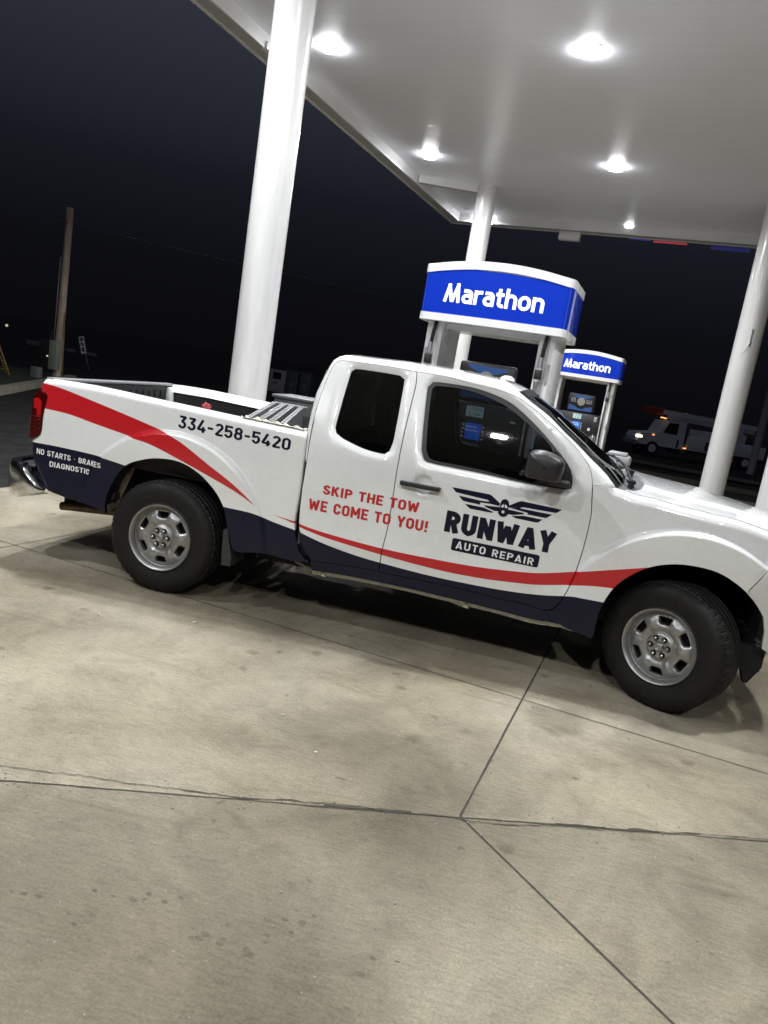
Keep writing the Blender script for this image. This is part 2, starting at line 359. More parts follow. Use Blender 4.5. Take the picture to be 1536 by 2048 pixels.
# ------------------------------------------------------------------ pickup truck
D = {
'bed_top':[(-1.000,1.258),(-0.986,1.280),(-0.869,1.290),(-0.577,1.294),(-0.191,1.280),(0.131,1.271),(0.442,1.259),(0.717,1.252),(0.851,1.248),(0.882,1.244)],
'bed_front':[(0.882,1.244),(0.895,1.233),(0.900,1.196),(0.903,1.057),(0.906,0.904),(0.903,0.774),(0.899,0.677),(0.916,0.571),(0.949,0.500),(0.977,0.459),(1.009,0.425)],
'bed_bot_front':[(1.009,0.425),(0.935,0.411),(0.822,0.412),(0.698,0.419),(0.559,0.395),(0.520,0.397),(0.500,0.423)],
'bed_arch':[(0.500,0.423),(0.477,0.489),(0.443,0.589),(0.410,0.679),(0.339,0.774),(0.227,0.862),(0.087,0.912),(-0.060,0.908),(-0.178,0.877),(-0.293,0.821),(-0.368,0.723),(-0.418,0.615),(-0.436,0.512),(-0.427,0.462)],
'bed_bot_rear':[(-0.427,0.462),(-0.540,0.492),(-0.749,0.507),(-0.926,0.536)],
'bed_rear':[(-0.926,0.536),(-1.006,0.669),(-1.040,0.740),(-1.050,0.839)],
'lamp_edge':[(-1.048,0.842),(-0.965,0.902),(-0.953,1.043),(-0.935,1.171),(-0.948,1.189),(-1.020,1.211)],
'lamp_out':[(-1.048,0.842),(-1.073,0.876),(-1.069,1.024),(-1.058,1.165),(-1.020,1.211)],
'sil':[(0.904,1.054),(0.895,1.163),(0.883,1.274),(0.880,1.446),(0.898,1.565),(0.920,1.661),(0.938,1.709),(0.968,1.737),(1.007,1.751),(1.164,1.756),(1.449,1.765),(1.731,1.761),(1.891,1.754),(2.011,1.741),(2.067,1.722),(2.127,1.698)],
'apil':[(2.127,1.698),(2.223,1.642),(2.329,1.585),(2.435,1.509),(2.525,1.448),(2.592,1.399),(2.721,1.307),(2.783,1.245)],
'apil_base':[(2.783,1.245),(2.648,1.244)],
'rdoor_rear':[(0.995,1.715),(0.963,1.687),(0.944,1.622),(0.925,1.476),(0.917,1.304),(0.923,1.061),(0.919,0.881),(0.920,0.751),(0.925,0.667),(0.949,0.547),(0.991,0.471),(1.033,0.432)],
'rdoor_top':[(0.995,1.715),(1.268,1.723),(1.485,1.719)],
'bcut':[(1.485,1.719),(1.502,1.643),(1.500,1.373),(1.501,1.135),(1.504,0.965),(1.503,0.779),(1.490,0.603),(1.486,0.461)],
'door_bot_r':[(1.033,0.432),(1.266,0.453),(1.486,0.461)],
'door_bot_f':[(1.486,0.461),(1.626,0.459),(1.988,0.464),(2.257,0.453),(2.400,0.454),(2.524,0.440)],
'fdoor_top':[(1.485,1.719),(1.673,1.718),(1.813,1.706),(1.953,1.695),(2.014,1.689),(2.075,1.678),(2.171,1.647),(2.334,1.557),(2.498,1.448),(2.578,1.382),(2.614,1.340),(2.639,1.281),(2.648,1.244)],
'fcut':[(2.648,1.244),(2.662,1.155),(2.675,1.057),(2.672,0.875),(2.652,0.679),(2.610,0.529),(2.573,0.459),(2.524,0.440)],
'rock_bot':[(1.046,0.369),(1.301,0.384),(1.636,0.388),(1.958,0.383),(2.272,0.373),(2.487,0.365),(2.629,0.382)],
'pinch_bot':[(1.046,0.338),(1.304,0.355),(1.640,0.360),(1.962,0.353),(2.277,0.344),(2.493,0.332),(2.633,0.351),(2.715,0.342)],
'fwin':[(1.601,1.672),(1.645,1.677),(1.819,1.679),(1.960,1.662),(2.104,1.619),(2.256,1.525),(2.380,1.429),(2.489,1.332),(2.531,1.262),(2.536,1.201),(2.507,1.184),(2.260,1.180),(1.994,1.190),(1.723,1.194),(1.649,1.208),(1.625,1.258),(1.597,1.453),(1.577,1.640)],
'fglass':[(1.620,1.651),(1.824,1.657),(2.039,1.611),(2.188,1.538),(2.337,1.445),(2.396,1.379),(2.418,1.284),(2.376,1.189),(1.991,1.206),(1.747,1.210),(1.678,1.221),(1.652,1.263),(1.622,1.457),(1.605,1.632)],
'rwin':[(1.098,1.670),(1.186,1.675),(1.388,1.674),(1.418,1.658),(1.423,1.612),(1.432,1.451),(1.437,1.273),(1.427,1.220),(1.403,1.200),(1.302,1.204),(1.211,1.222),(1.123,1.248),(1.079,1.271),(1.067,1.299),(1.069,1.390),(1.077,1.605),(1.080,1.653)],
'handle':[(1.539,1.065),(1.782,1.066),(1.784,1.035),(1.544,1.037)],
'cup':[(1.678,1.060),(1.736,1.071),(1.667,1.118)],
'mirror':[(2.259,1.355),(2.272,1.369),(2.334,1.383),(2.404,1.369),(2.457,1.339),(2.474,1.280),(2.476,1.257),(2.457,1.222),(2.372,1.226),(2.273,1.228),(2.254,1.243),(2.257,1.299)],
'hoodcut':[(2.647,1.245),(2.782,1.246),(2.834,1.239),(2.897,1.226),(3.012,1.222),(3.091,1.212),(3.303,1.197),(3.470,1.187),(3.620,1.162)],
'fend_bot':[(2.523,0.442),(2.576,0.405),(2.629,0.382),(2.695,0.360),(2.826,0.341),(2.838,0.350),(2.836,0.403)],
'farch':[(2.836,0.403),(2.837,0.481),(2.847,0.557),(2.891,0.675),(2.969,0.771),(3.061,0.840),(3.177,0.882),(3.296,0.894),(3.412,0.884),(3.511,0.846),(3.601,0.792),(3.657,0.743),(3.708,0.684)],
'seam':[(3.595,0.817),(3.665,0.951)],
'fbump':[(3.674,0.415),(3.696,0.469),(3.639,0.461)],
'frflare':[(2.766,0.796),(2.826,0.894),(2.926,0.981),(3.049,1.043),(3.184,1.080),(3.326,1.089),(3.470,1.063),(3.662,0.982)],
'red_u':[(-1.022,1.251),(-0.860,1.241),(-0.559,1.186),(-0.162,1.105),(0.056,1.049),(0.291,0.929),(0.477,0.828),(0.632,0.719)],
'red_l':[(-1.019,1.093),(-0.934,1.085),(-0.763,1.077),(-0.541,1.043),(-0.315,1.011),(-0.129,0.987),(0.085,0.925),(0.300,0.855),(0.497,0.784),(0.632,0.719)],
'nav_u1':[(-1.078,0.844),(-1.044,0.843),(-0.819,0.846),(-0.512,0.837),(-0.307,0.815),(-0.199,0.795)],
'nav_u2':[(0.263,0.683),(0.417,0.673),(0.613,0.669),(0.754,0.639),(0.945,0.610)],
'red2_u':[(0.744,0.686),(0.895,0.671),(1.007,0.653)],
'red2_l':[(0.744,0.686),(0.896,0.658),(1.009,0.634)],
'nav_u3':[(0.875,0.622),(0.936,0.608),(1.113,0.568),(1.288,0.539),(1.484,0.521),(1.843,0.505),(2.255,0.512),(2.517,0.537),(2.653,0.567),(2.726,0.570),(2.844,0.573),(2.969,0.573)],
'red3_u':[(0.869,0.674),(0.930,0.662),(1.103,0.639),(1.485,0.617),(1.825,0.618),(2.098,0.627),(2.362,0.652),(2.490,0.674),(2.673,0.724),(2.860,0.779),(3.052,0.837),(3.130,0.860)],
'red3_l':[(0.872,0.648),(0.932,0.641),(1.107,0.611),(1.491,0.575),(1.835,0.555),(2.110,0.558),(2.376,0.582),(2.504,0.601),(2.642,0.633),(2.756,0.655),(2.892,0.669),(2.990,0.672)],
't_phone':[(0.031,1.206),(0.035,1.123),(0.805,1.185),(0.805,1.111)],
't_skip':[(1.069,0.942),(1.060,0.883),(1.675,0.947),(1.661,0.882)],
't_we':[(0.978,0.839),(1.012,0.769),(1.748,0.843),(1.736,0.774)],
't_no':[(-0.983,0.810),(-0.984,0.771),(-0.480,0.797),(-0.487,0.762)],
't_dia':[(-0.879,0.738),(-0.879,0.700),(-0.585,0.736),(-0.570,0.702)],
't_run':[(1.849,0.935),(1.848,0.803),(2.507,0.926),(2.483,0.798)],
't_box':[(1.910,0.775),(1.908,0.700),(2.437,0.770),(2.438,0.692)],
't_auto':[(1.943,0.760),(1.936,0.712),(2.408,0.748),(2.406,0.705)],
'w1':[(1.851,1.078),(2.077,1.077),(2.092,1.073),(2.150,1.035),(2.149,1.019),(2.094,1.022),(2.036,1.019),(2.032,1.030),(2.088,1.033),(2.072,1.043),(2.055,1.043),(1.879,1.052)],
'w2':[(1.900,1.035),(2.032,1.030),(2.036,1.019),(2.033,1.012),(2.038,1.005),(1.933,1.008),(1.922,1.015)],
'w3':[(1.946,0.994),(2.060,0.992),(2.124,0.976),(2.104,0.970),(1.981,0.970),(1.968,0.977)],
'w4':[(2.055,1.006),(2.148,1.013),(2.167,1.010),(2.155,0.988),(2.125,0.985),(2.076,0.996)],
'w5':[(2.201,1.032),(2.256,1.067),(2.272,1.073),(2.508,1.067),(2.488,1.049),(2.477,1.042),(2.284,1.039),(2.267,1.029),(2.206,1.021)],
'w6':[(2.215,1.020),(2.267,1.029),(2.458,1.028),(2.437,1.008),(2.426,1.001),(2.317,1.002),(2.320,1.011)],
'w7':[(2.228,0.975),(2.299,0.989),(2.410,0.988),(2.388,0.967),(2.376,0.964),(2.256,0.966)],
'w8':[(2.204,1.009),(2.296,1.006),(2.300,1.002),(2.290,0.996),(2.235,0.982),(2.202,0.981),(2.183,0.989)],
'body1':[(2.174,1.067),(2.189,1.064),(2.199,1.052),(2.204,1.032),(2.202,1.011),(2.208,0.989),(2.204,0.973),(2.188,0.961),(2.174,0.958),(2.160,0.964),(2.147,0.977),(2.149,0.996),(2.153,1.014),(2.152,1.040),(2.160,1.060)],
'win1':[(2.173,1.035),(2.164,1.030),(2.158,1.014),(2.174,1.016)],
'win2':[(2.179,1.035),(2.189,1.031),(2.196,1.023),(2.195,1.013),(2.180,1.018)],
'hub':[(2.176,0.989),(2.184,0.991)],
}
BZ = [.20, .30, .40, .55, .70, .90, 1.05, 1.16, 1.24, 1.34, 1.50, 1.66, 1.80]
BY = [.105, .085, .068, .052, .043, .034, .034, .042, .058, .086, .140, .205, .275]
FZ = [.2, .3, .4, .55, .7, .9, 1.1, 1.25, 1.4]; FY = [.10, .075, .06, .05, .045, .042, .042, .050, .068]
def sstep(a, b, t): t = np.clip((t-a)/(b-a), 0, 1); return t*t*(3-2*t)
_zz = np.linspace(.1, 1.9, 361)
def _smooth(zs, ys):
    y = np.interp(_zz, zs, ys); k = np.hanning(25); k /= k.sum(); return np.convolve(np.pad(y, 12, mode='edge'), k, 'valid')
CABY, BOXY = _smooth(BZ, BY), _smooth(FZ, FY)
def S(x, z, kind='cab'):
    """inward offset of the right body side at station x, height z"""
    x = np.asarray(x, float); z = np.asarray(z, float)
    y = np.interp(z, _zz, CABY if kind == 'cab' else BOXY)
    for cx, cz, R in ((.035, .395, .685), (3.28, .38, .69)):
        w = 1-sstep(R-.012, R+.026, np.hypot(x-cx, z-cz)); w = w*(.30+.70*sstep(.66, .98, z)); y = y*(1-w)+.002*w
    # shallow swage low on the doors
    if kind == 'cab': y = y-.010*np.exp(-((z-(.60+.012*(x-1.5)))/.045)**2)*sstep(.95, 1.15, x)*(1-sstep(2.40, 2.52, x))
    return y
WID = 1.85
def mirror(V): V = np.array(V, float); V[:, 1] = WID-V[:, 1]; return V
def panel(name, outer, holes=(), kind='cab', paints=(), mats=PAINT, parent=None, off=0., rounds=(), recess=(), dish=(), flange=.018, step=.045, sides=(0,), label=None, fmat=0):
    polys = [outer]+list(holes)
    xs = [a for a, b in outer]; zs = [b for a, b in outer]
    gx, gz = np.meshgrid(np.arange(min(xs)+step/2, max(xs), step), np.arange(min(zs)+step/2, max(zs), step))
    G = np.c_[gx.ravel(), gz.ravel()]
    def ok(c):
        k = inside(c, outer)
        for h in holes: k &= ~inside(c, h)
        return k
    G = G[ok(G)] if len(G) else G
    near = np.full(len(G), 1e9)
    for q in polys: near = np.minimum(near, dist_poly(G, list(q)+[q[0]])) if len(G) else near
    G = [tuple(g) for g in G[near > step*.3]]
    for cx, cz, R in ((.035, .395, .685), (3.28, .38, .69)):
        q = np.array([(cx+r_*math.cos(t), cz+r_*math.sin(t)) for r_ in np.arange(R-.018, R+.036, .006) for t in np.linspace(-.4, math.pi+.4, 170)]); G += [tuple(v) for v in q[ok(q)]]
    cons = []
    for q, _ in paints: cons.append(q)
    for q, wd in recess: 
        G += [tuple(v) for k in (.35, .7, 1.0) for v in ring(q, wd*k) if ok(np.array([v]))[0]]
    for line, r in rounds:
        L = np.array(line); L = np.array(smoothline(L, .02)); nn = np.gradient(L, axis=0); nn = np.c_[-nn[:, 1], nn[:, 0]]; nn /= np.linalg.norm(nn, axis=1)[:, None]+1e-9
        for f in (.08, .25, .5, .8, 1.05):
            for sg in (-1, 1):
                q = L+nn*sg*r*f; G += [tuple(v) for v in q[ok(q)]]
    for (cx, cz), r in dish:
        for f in (.35, .7, .9, 1.0): G += [(cx+r*f*math.cos(a), cz+r*f*math.sin(a)) for a in np.linspace(0, 2*math.pi, 24, endpoint=False)]
    P, T = cdt(polys+cons, G, ok)
    y = S(P[:, 0], P[:, 1], kind)+off
    for q, wd in recess:
        d = dist_poly(P, list(q)+[q[0]]); y += .020*np.clip(1-d/wd, 0, 1)**1.5
    for line, r in rounds:
        d = np.clip(dist_poly(P, line), 0, r); y += r-np.sqrt(np.maximum(r*r-(r-d)**2, 0))
    for (cx, cz), r in dish:
        q = np.clip(1-((P[:, 0]-cx)**2+(P[:, 1]-cz)**2)/r**2, 0, 1); y += .022*q**.6
    mi = np.zeros(len(T), int); cen = P[T].mean(1)
    for q, k in paints: mi[inside(cen, q)] = k
    V = np.c_[P[:, 0], y, P[:, 1]]; F = [tuple(t) for t in T]; MI = list(mi)
    if flange:
        cnt = {}
        for f, k in zip(F, MI):
            for i in range(3):
                e = (f[i], f[(i+1) % 3]); cnt[e] = k
        bd = [(e, k) for e, k in cnt.items() if (e[1], e[0]) not in cnt]
        ids = sorted({i for (e, k) in bd for i in e}); base = len(V); mp_ = {i: base+n_ for n_, i in enumerate(ids)}
        for (a, b), k in bd: F.append((b, a, mp_[a], mp_[b])); MI.append(fmat if fmat else k)
        V = np.r_[V, V[ids]+np.array((0, flange, 0))]; sharp = {tuple(sorted(e)) for e, k in bd}
    out = []
    for sd in sides:
        VV, FF = (V, F) if sd == 0 else (mirror(V), [f[::-1] for f in F])
        out.append(mesh(name, VV, FF, mats, parent, True, MI, label))
        me = out[-1].data
        if flange:
            at = me.attributes.new('sharp_edge', 'BOOLEAN', 'EDGE')
            at.data.foreach_set('value', [tuple(sorted(e.vertices)) in sharp for e in me.edges])
    return out
def ring(poly, d):
    """outline pushed outward by d"""
    q = np.array(poly); c = q.mean(0); n = len(q); a = np.roll(q, 1, 0); b = np.roll(q, -1, 0); t = b-a; nn = np.c_[t[:, 1], -t[:, 0]]; nn /= np.linalg.norm(nn, axis=1)[:, None]+1e-9
    if ((nn*(q-c)).sum(1)).mean() < 0: nn = -nn
    return [tuple(v) for v in q+nn*d]
sm = smoothline
TR = empty('pickup_truck', (1.45, .925, 0), 'white extended cab pickup truck with red and navy stripes and repair lettering', 'pickup truck')
# outlines
fwin = sm(D['fwin'], .03, True); fglass = sm(D['fglass'], .03, True); rwin = sm(D['rwin'], .03, True)
inner = lambda q, d: ring(q, -d)
sil = sm(D['sil']); apil = sm(D['apil'])
bed_o = sm(D['bed_top'])[:-1]+sm(D['bed_front'])[:-1]+sm(D['bed_bot_front'], .02)[:-1]+sm(D['bed_arch'])[:-1]+dens(D['bed_bot_rear'], .04, False)[:-1]+sm(D['bed_rear'])[:-1]+sm(D['lamp_edge'])[:-1]
red_main = sm(D['red_u'])+sm(D['red_l'])[::-1][1:]
nav_a = sm(D['nav_u1'])+[(-.2, .35), (-1.2, .35)]; nav_b = sm(D['nav_u2'])+[(1.05, .30), (.263, .30)]
red_b = sm(D['red2_u'])+sm(D['red2_l'])[::-1][:-1]
nav_c = sm(D['nav_u3'])+[(2.97, .28), (.87, .28)]; red_c = sm(D['red3_u'])+sm(D['red3_l'])[::-1]
BODY3 = [PAINT, RED, NAVY, DARK]
panel('bed_side', bed_o, kind='f', paints=[(red_main, 1), (nav_a, 2), (nav_b, 2), (red_b, 1)], mats=BODY3, parent=TR, flange=.03, sides=(0, 1),
      rounds=[(D['bed_top'], .045), ([(-1.05, .84), (-1.04, .74), (-1.006, .669), (-.926, .536)], .05), ([(.9, 1.2), (.906, .904), (.899, .677), (.949, .50)], .012)])
rdoor = sm(D['rdoor_top'])[:-1]+sm(D['bcut'])[:-1]+sm(D['door_bot_r'])[::-1][:-1]+sm(D['rdoor_rear'])[::-1][:-1]
fdoor = sm(D['fdoor_top'])[:-1]+sm(D['fcut'])[:-1]+sm(D['door_bot_f'])[::-1][:-1]+sm(D['bcut'])[::-1][:-1]
def shrink(q, d=.0028): return ring(q, -d)
HC = (1.678, 1.060)
panel('rear_door', shrink(rdoor), [rwin], paints=[(nav_c, 2), (red_c, 1)], mats=BODY3, parent=TR, recess=[(rwin, .045)], sides=(0, 1), rounds=[(D['rdoor_rear'][4:], .018)])
panel('front_door', shrink(fdoor), [fwin], paints=[(nav_c, 2), (red_c, 1)], mats=BODY3, parent=TR, recess=[(fwin, .04)], dish=[(HC, .062)], sides=(0, 1))
doors = [o for o in bpy.data.objects if o.name.startswith('front_door') or o.name.startswith('rear_door')]
fd = [o for o in doors if o.name.startswith('front_door')]; rd = [o for o in doors if o.name.startswith('rear_door')]
for k in (0, 1):
    panel('window_seal', fwin, [fglass], off=.014, mats=RUBBER, parent=fd[k], flange=.012, step=.1, sides=(k,))
    panel('window_glass', inner(fglass, -.004), off=.020, mats=GLASS_F, parent=fd[k], flange=0, step=.08, sides=(k,))
    panel('window_glass', inner(rwin, -.004), off=.017, mats=GLASS_R, parent=rd[k], flange=0, step=.08, sides=(k,))
    b = MB(); b.box((1.662, S(1.66, 1.05)-.030, 1.0505), (.248, .022, .031), bev=.009)
    for xx in (1.548, 1.775): b.box((xx, S(xx, 1.05)-.013, 1.0505), (.026, .03, .026), bev=.006)
    if k: b.V = [(v[0], WID-v[1], v[2]) for v in b.V]
    b.make('door_handle', BLACKP, fd[k], 40)
# cab shell: roof rail, quarter strip and pillar strip
strip = sil+apil[1:]+D['apil_base'][1:][:1]+sm(D['fdoor_top'])[::-1][1:-1]+sm(D['rdoor_top'])[::-1][:-1]+sm(D['rdoor_rear'])[:12]
k0 = [i for i, q in enumerate(sm(D['rdoor_rear'])) if q[1] < 1.06][0]
strip = sil+apil[1:]+[D['apil_base'][1]]+sm(D['fdoor_top'])[::-1][1:-1]+sm(D['rdoor_top'])[::-1][:-1]+sm(D['rdoor_rear'])[:k0]
RR = .045
panel('cab_pillar', strip, paints=[], mats=[PAINT], parent=TR, rounds=[(list(sil)+list(apil[1:]), RR)], flange=0, step=.02, sides=(0, 1))
rock = sm(D['door_bot_r'])[:-1]+sm(D['door_bot_f'])[:-1]+[D['door_bot_f'][-1]]+[(2.576, .405), (2.629, .382)]+sm(D['rock_bot'])[::-1][1:]
panel('rocker_panel', shrink(rock, .0015), mats=[NAVY], parent=TR, off=.004, flange=.03, step=.03, sides=(0, 1))
pin = [(a, b+.012) for a, b in sm(D['rock_bot'])]+[(2.715, .352)]+sm(D['pinch_bot'])[::-1]
panel('rocker_seam', pin, mats=[mat('worn_white', (.58, .56, .48), .5, noise=.35, nscale=22)], parent=TR, off=.035, flange=.012, step=.05, sides=(0, 1))
# roof, windscreen, cab back
def across(line, crown, bulge=(0, 0, 0), ny=25, edge_y=None, pw=2.0):
    G = []
    for i, (x, z) in enumerate(line):
        s = i/(len(line)-1); yr = float(S(x, z))+RR if edge_y is None else edge_y
        row = []
        for t in np.linspace(0, 1, ny):
            f = 1-abs(2*t-1)**pw; bx, bz_ = (bulge(s) if callable(bulge) else (bulge[0], bulge[2]))
            row.append((x+bx*f, yr+(WID-2*yr)*t, z+bz_*f+(crown(s) if callable(crown) else crown)*f))
        G.append(row)
    return np.array(G)
i0 = min(range(len(sil)), key=lambda i: abs(sil[i][0]-.99)+(0 if sil[i][1] > 1.7 else 9))
roof = MB().grid(across(sil[i0:], .022, lambda s: (.055*sstep(.75, 1, s), 0), pw=2.6)).make('roof', PAINT, TR, True)
back = MB().grid(across(sil[:i0+1], 0, (-.03, 0, 0))).grid(np.array([[(.935, .06+(WID-.12)*t, z) for t in np.linspace(0, 1, 5)] for z in (.42, 1.06)])).make('cab_back', PAINT, TR, True)
b = MB(); b.box((.862, .925, 1.50), (.012, 1.10, .28), bev=.004); b.make('back_window', mat('back_glass', (.01, .01, .012), .05), back)
def wsb(s): return (.050+.065*s, .030)
WS = across(apil, 0, wsb, pw=2.0)
ws = MB().grid(WS[:, :]).make('windscreen', GLASS_W, TR, True)
fr = MB()
A = WS+np.array((0.003, 0, .003)); fr.grid(A[:, :2]); fr.grid(A[:, -2:]); fr.grid(A[:3, :]); 
fr.make('windscreen_border', mat('black_frit', (.006, .006, .007), .5, spec=.2), ws, True)
b = MB(); L = [tuple(WS[i, 1]+np.array((.016, .004, .012))) for i in range(len(apil)//3, len(apil))]; b.tube(L, .0035, 6)
b.make('windscreen_trim', mat('trim_sheen', (.30, .31, .31), .4), ws, True)  # pale grey stands in for the reflection along the black moulding
b = MB(); 
V, F = lathe([(0.001, .030), (.022, .028), (.038, .017), (.045, .0)], 20, 'z'); b.add([(2.03+v[0]*1.1, .50+v[1], 1.757+v[2]) for v in V], F); b.make('roof_antenna', PAINT, TR, True)
# fender, hood, cowl
hc = sm(D['hoodcut']); fc = sm(D['fcut'])
fend = hc+[(3.70, 1.145), (3.683, 1.05), (3.665, .951), (3.595, .817)]
fa = sm(D['farch']); ia = min(range(len(fa)), key=lambda i: math.hypot(fa[i][0]-3.595, fa[i][1]-.80))
fend = fend+fa[:ia+1][::-1][:-1]+sm(D['fend_bot'], .02)[::-1][:-1]+fc[::-1][:-1]
panel('fender', shrink(fend), kind='f', paints=[(nav_c, 2), (red_c, 1)], mats=BODY3, parent=TR, rounds=[(hc[4:]+[(3.70, 1.145)], .055)], sides=(0, 1), flange=.03)
bump = [(3.598, .815), (3.667, .949), (3.86, .93), (3.88, .50), (3.80, .47), (3.745, .50), (3.735, .60)]+fa[ia:][::-1]
BUMPER = mat('bumper_white', (.63, .63, .605), .28, coat=1)
bp = panel('front_bumper', bump, kind='f', mats=[BUMPER], parent=TR, rounds=[([(3.86, .95), (3.88, .48)], .16)], sides=(0, 1), flange=.02)
hl = [(3.705, 1.14), (3.80, 1.115), (3.86, 1.08), (3.868, .936), (3.672, .955), (3.688, 1.05)]
panel('headlight', hl, kind='f', mats=[mat('headlight_lens', (.55, .57, .6), .06, metal=.4, coat=1)], parent=TR, rounds=[([(3.86, 1.1), (3.868, .93)], .16)], sides=(0, 1), flange=.02)
HX = [p[0] for p in D['hoodcut']]+[3.8, 4.05]; HZ = [p[1] for p in D['hoodcut']]+[1.135, 1.075]
G = []
for s in np.linspace(0, 1, 40):
    row = []
    for t in np.linspace(0, 1, 61):
        a = abs(2*t-1); y = .106+(WID-.212)*t
        x0 = 2.838+.148*(1-a**6); x1 = 3.70+.31*(1-a**3); x = x0+(x1-x0)*s
        yy = min(y, WID-y)
        z = np.interp(x, HX, HZ)+.004+.040*(1-a**2.5)+.016*float(sstep(.27, .36, yy))*(1-.3*s)+.006*float(1-sstep(.0, .05, s))*0
        z -= .05*max(0, s-.9)*10*(s-.9)
        row.append((x, y, z))
    G.append(row)
G = np.array(G); hb = MB().grid(G)
E0 = G[0].copy(); E0[:, 2] -= .03; E0[:, 0] += .004; hb.grid(np.array([E0, G[0]]))
E1 = G[:, 0].copy(); E1[:, 2] -= .03; hb.grid(np.stack([E1, G[:, 0]], 1)); E2 = G[:, -1].copy(); E2[:, 2] -= .03; hb.grid(np.stack([G[:, -1], E2], 1))
hb.make('hood', PAINT, TR, 35)
C0 = WS[-1].copy(); tt = np.linspace(0, 1, C0.shape[0]); C1 = np.array([np.interp(tt, np.linspace(0, 1, 61), G[0][:, k]) for k in range(3)]).T
cow = MB().grid(np.array([C0+np.array((-.01, 0, -.012)), C0*.5+C1*.5+np.array((0, 0, -.022)), C1+np.array((.012, 0, -.020))]))
cow.make('cowl', mat('cowl_grey', (.10, .10, .106), .6, spec=.25, noise=.2, nscale=25), TR, True)
for k, (y0, y1, dy) in enumerate(((.30, .98, 0), (.92, 1.58, 0))):
    j0 = int(y0/WID*24); j1 = int(y1/WID*24); w = MB()
    p0 = C0[j0]*.55+C1[j0]*.45+np.array((0, 0, .004)); p1 = WS[-4, j1]+np.array((.012, 0, .02)); pm = (p0+p1)/2+np.array((.01, 0, .03))
    w.cyl(p0-np.array((0, 0, .02)), p0+np.array((0, 0, .022)), .020, .016); w.box(p0+np.array((.0, .03, .012)), (.05, .08, .022), bev=.006)
    w.tube([p0+np.array((0, 0, .016)), pm, p1], [.010, .008, .005], 8)
    w.tube([p1+(p0-p1)*.5*0+np.array((0, -.28, -.012)), p1+np.array((0, .0, .004)), p1+np.array((0, .2, -.006))], .006, 6)
    w.make('wiper', mat('wiper_grey', (.020, .020, .021), .75, spec=.2), TR, 40)
# front clip seen from the side only
g = MB(); 
def fx(y): a = abs(2*y/WID-1); return 3.86+.17*(1-a**3)
ys = np.linspace(.16, WID-.16, 21)
front = MB().grid(np.array([[(fx(y)+dx, y, z) for y in ys] for dx, z in ((-.10, .47), (-.02, .50), (.03, .58), (.04, .72), (.02, .82), (-.02, .93))]))
front.make('front_bumper_face', BUMPER, TR, True)
MB().grid(np.array([[(fx(y)-.05+dx, y, z) for y in ys] for dx, z in ((0, .92), (.01, 1.10))])).make('grille', mat('grille_dark', (.02, .02, .02), .3), TR, True)
b = MB()
for yy in (.62, 1.23): b.box((fx(yy)-.02, yy, 1.01), (.03, .035, .17), bev=.008, M=Matrix.Rotation(.35 if yy < .9 else -.35, 3, 'X'))
for z in (.96, 1.06): b.box((fx(.9)-.045, .925, z), (.02, 1.2, .018), bev=.004)
b.make('grille_bar', CHROME, TR, 40)
# black valance ends below the front bumper
b = MB(); b.prism([(3.635, .47), (3.70, .475), (3.80, .48), (3.80, .36), (3.745, .255), (3.725, .25), (3.700, .32), (3.672, .352), (3.645, .392), (3.668, .435)], .13, .20)
b.prism([(3.635, .47), (3.70, .475), (3.80, .48), (3.80, .36), (3.745, .255), (3.725, .25), (3.700, .32), (3.672, .352), (3.645, .392), (3.668, .435)], WID-.20, WID-.13); b.box((3.79, .925, .40), (.05, 1.46, .17))
b.make('front_valance', DARK, TR)
# lamps, tailgate, bumper
lo = dens(D['lamp_edge'], .02, False)[:-1]+dens(D['lamp_out'], .02, False)[::-1][:-1]
for k in (0, 1):
    tl = panel('tail_light', lo, kind='f', mats=[LAMPRED], parent=TR, off=-.004, rounds=[(D['lamp_out'], .04)], flange=.02, step=.02, sides=(k,))[0]
    for q in ([(-1.035, 1.14), (-1.0, 1.15), (-.972, 1.13), (-.972, 1.035), (-1.0, 1.03), (-1.005, 1.075), (-1.03, 1.08)],):
        panel('lamp_reflector', q, kind='f', mats=[LAMPRED2], parent=tl, off=-.0055, rounds=[(D['lamp_out'], .04)], flange=0, step=.02, sides=(k,))
    for z in (.94, .97, 1.0, 1.02):
        panel('lamp_rib', [(-1.06, z), (-.972, z+.004), (-.972, z+.008), (-1.06, z+.004)], kind='f', mats=[mat('lamp_rib_red', (.3, .03, .03), .2)], parent=tl, off=-.0055, rounds=[(D['lamp_out'], .04)], flange=0, step=.02, sides=(k,))
b = MB(); b.box((-.980, .925, 1.025), (.05, 1.64, .48), bev=.012); tg = b.make('tailgate', PAINT, TR, 40)
b = MB(); b.box((-.93, .925, .66), (.06, 1.62, .26)); b.make('bed_sill', UNDER, TR)
b = MB(); b.box((-.970, .925, 1.280), (.075, 1.62, .020), bev=.006); b.make('tailgate_cap', mat('cap_grey', (.20, .20, .205), .5), tg, 40)
b = MB(); b.box((-1.006, .925, 1.15), (.02, .25, .06), bev=.005); b.make('tailgate_handle', BLACKP, tg, 40)
plan = [(-.915, .075), (-.935, .040), (-1.0, .012), (-1.10, .018), (-1.19, .065), (-1.235, .14), (-1.25, .30), (-1.255, .60), (-1.255, .925)]
plan = sm(plan, .03); G = []
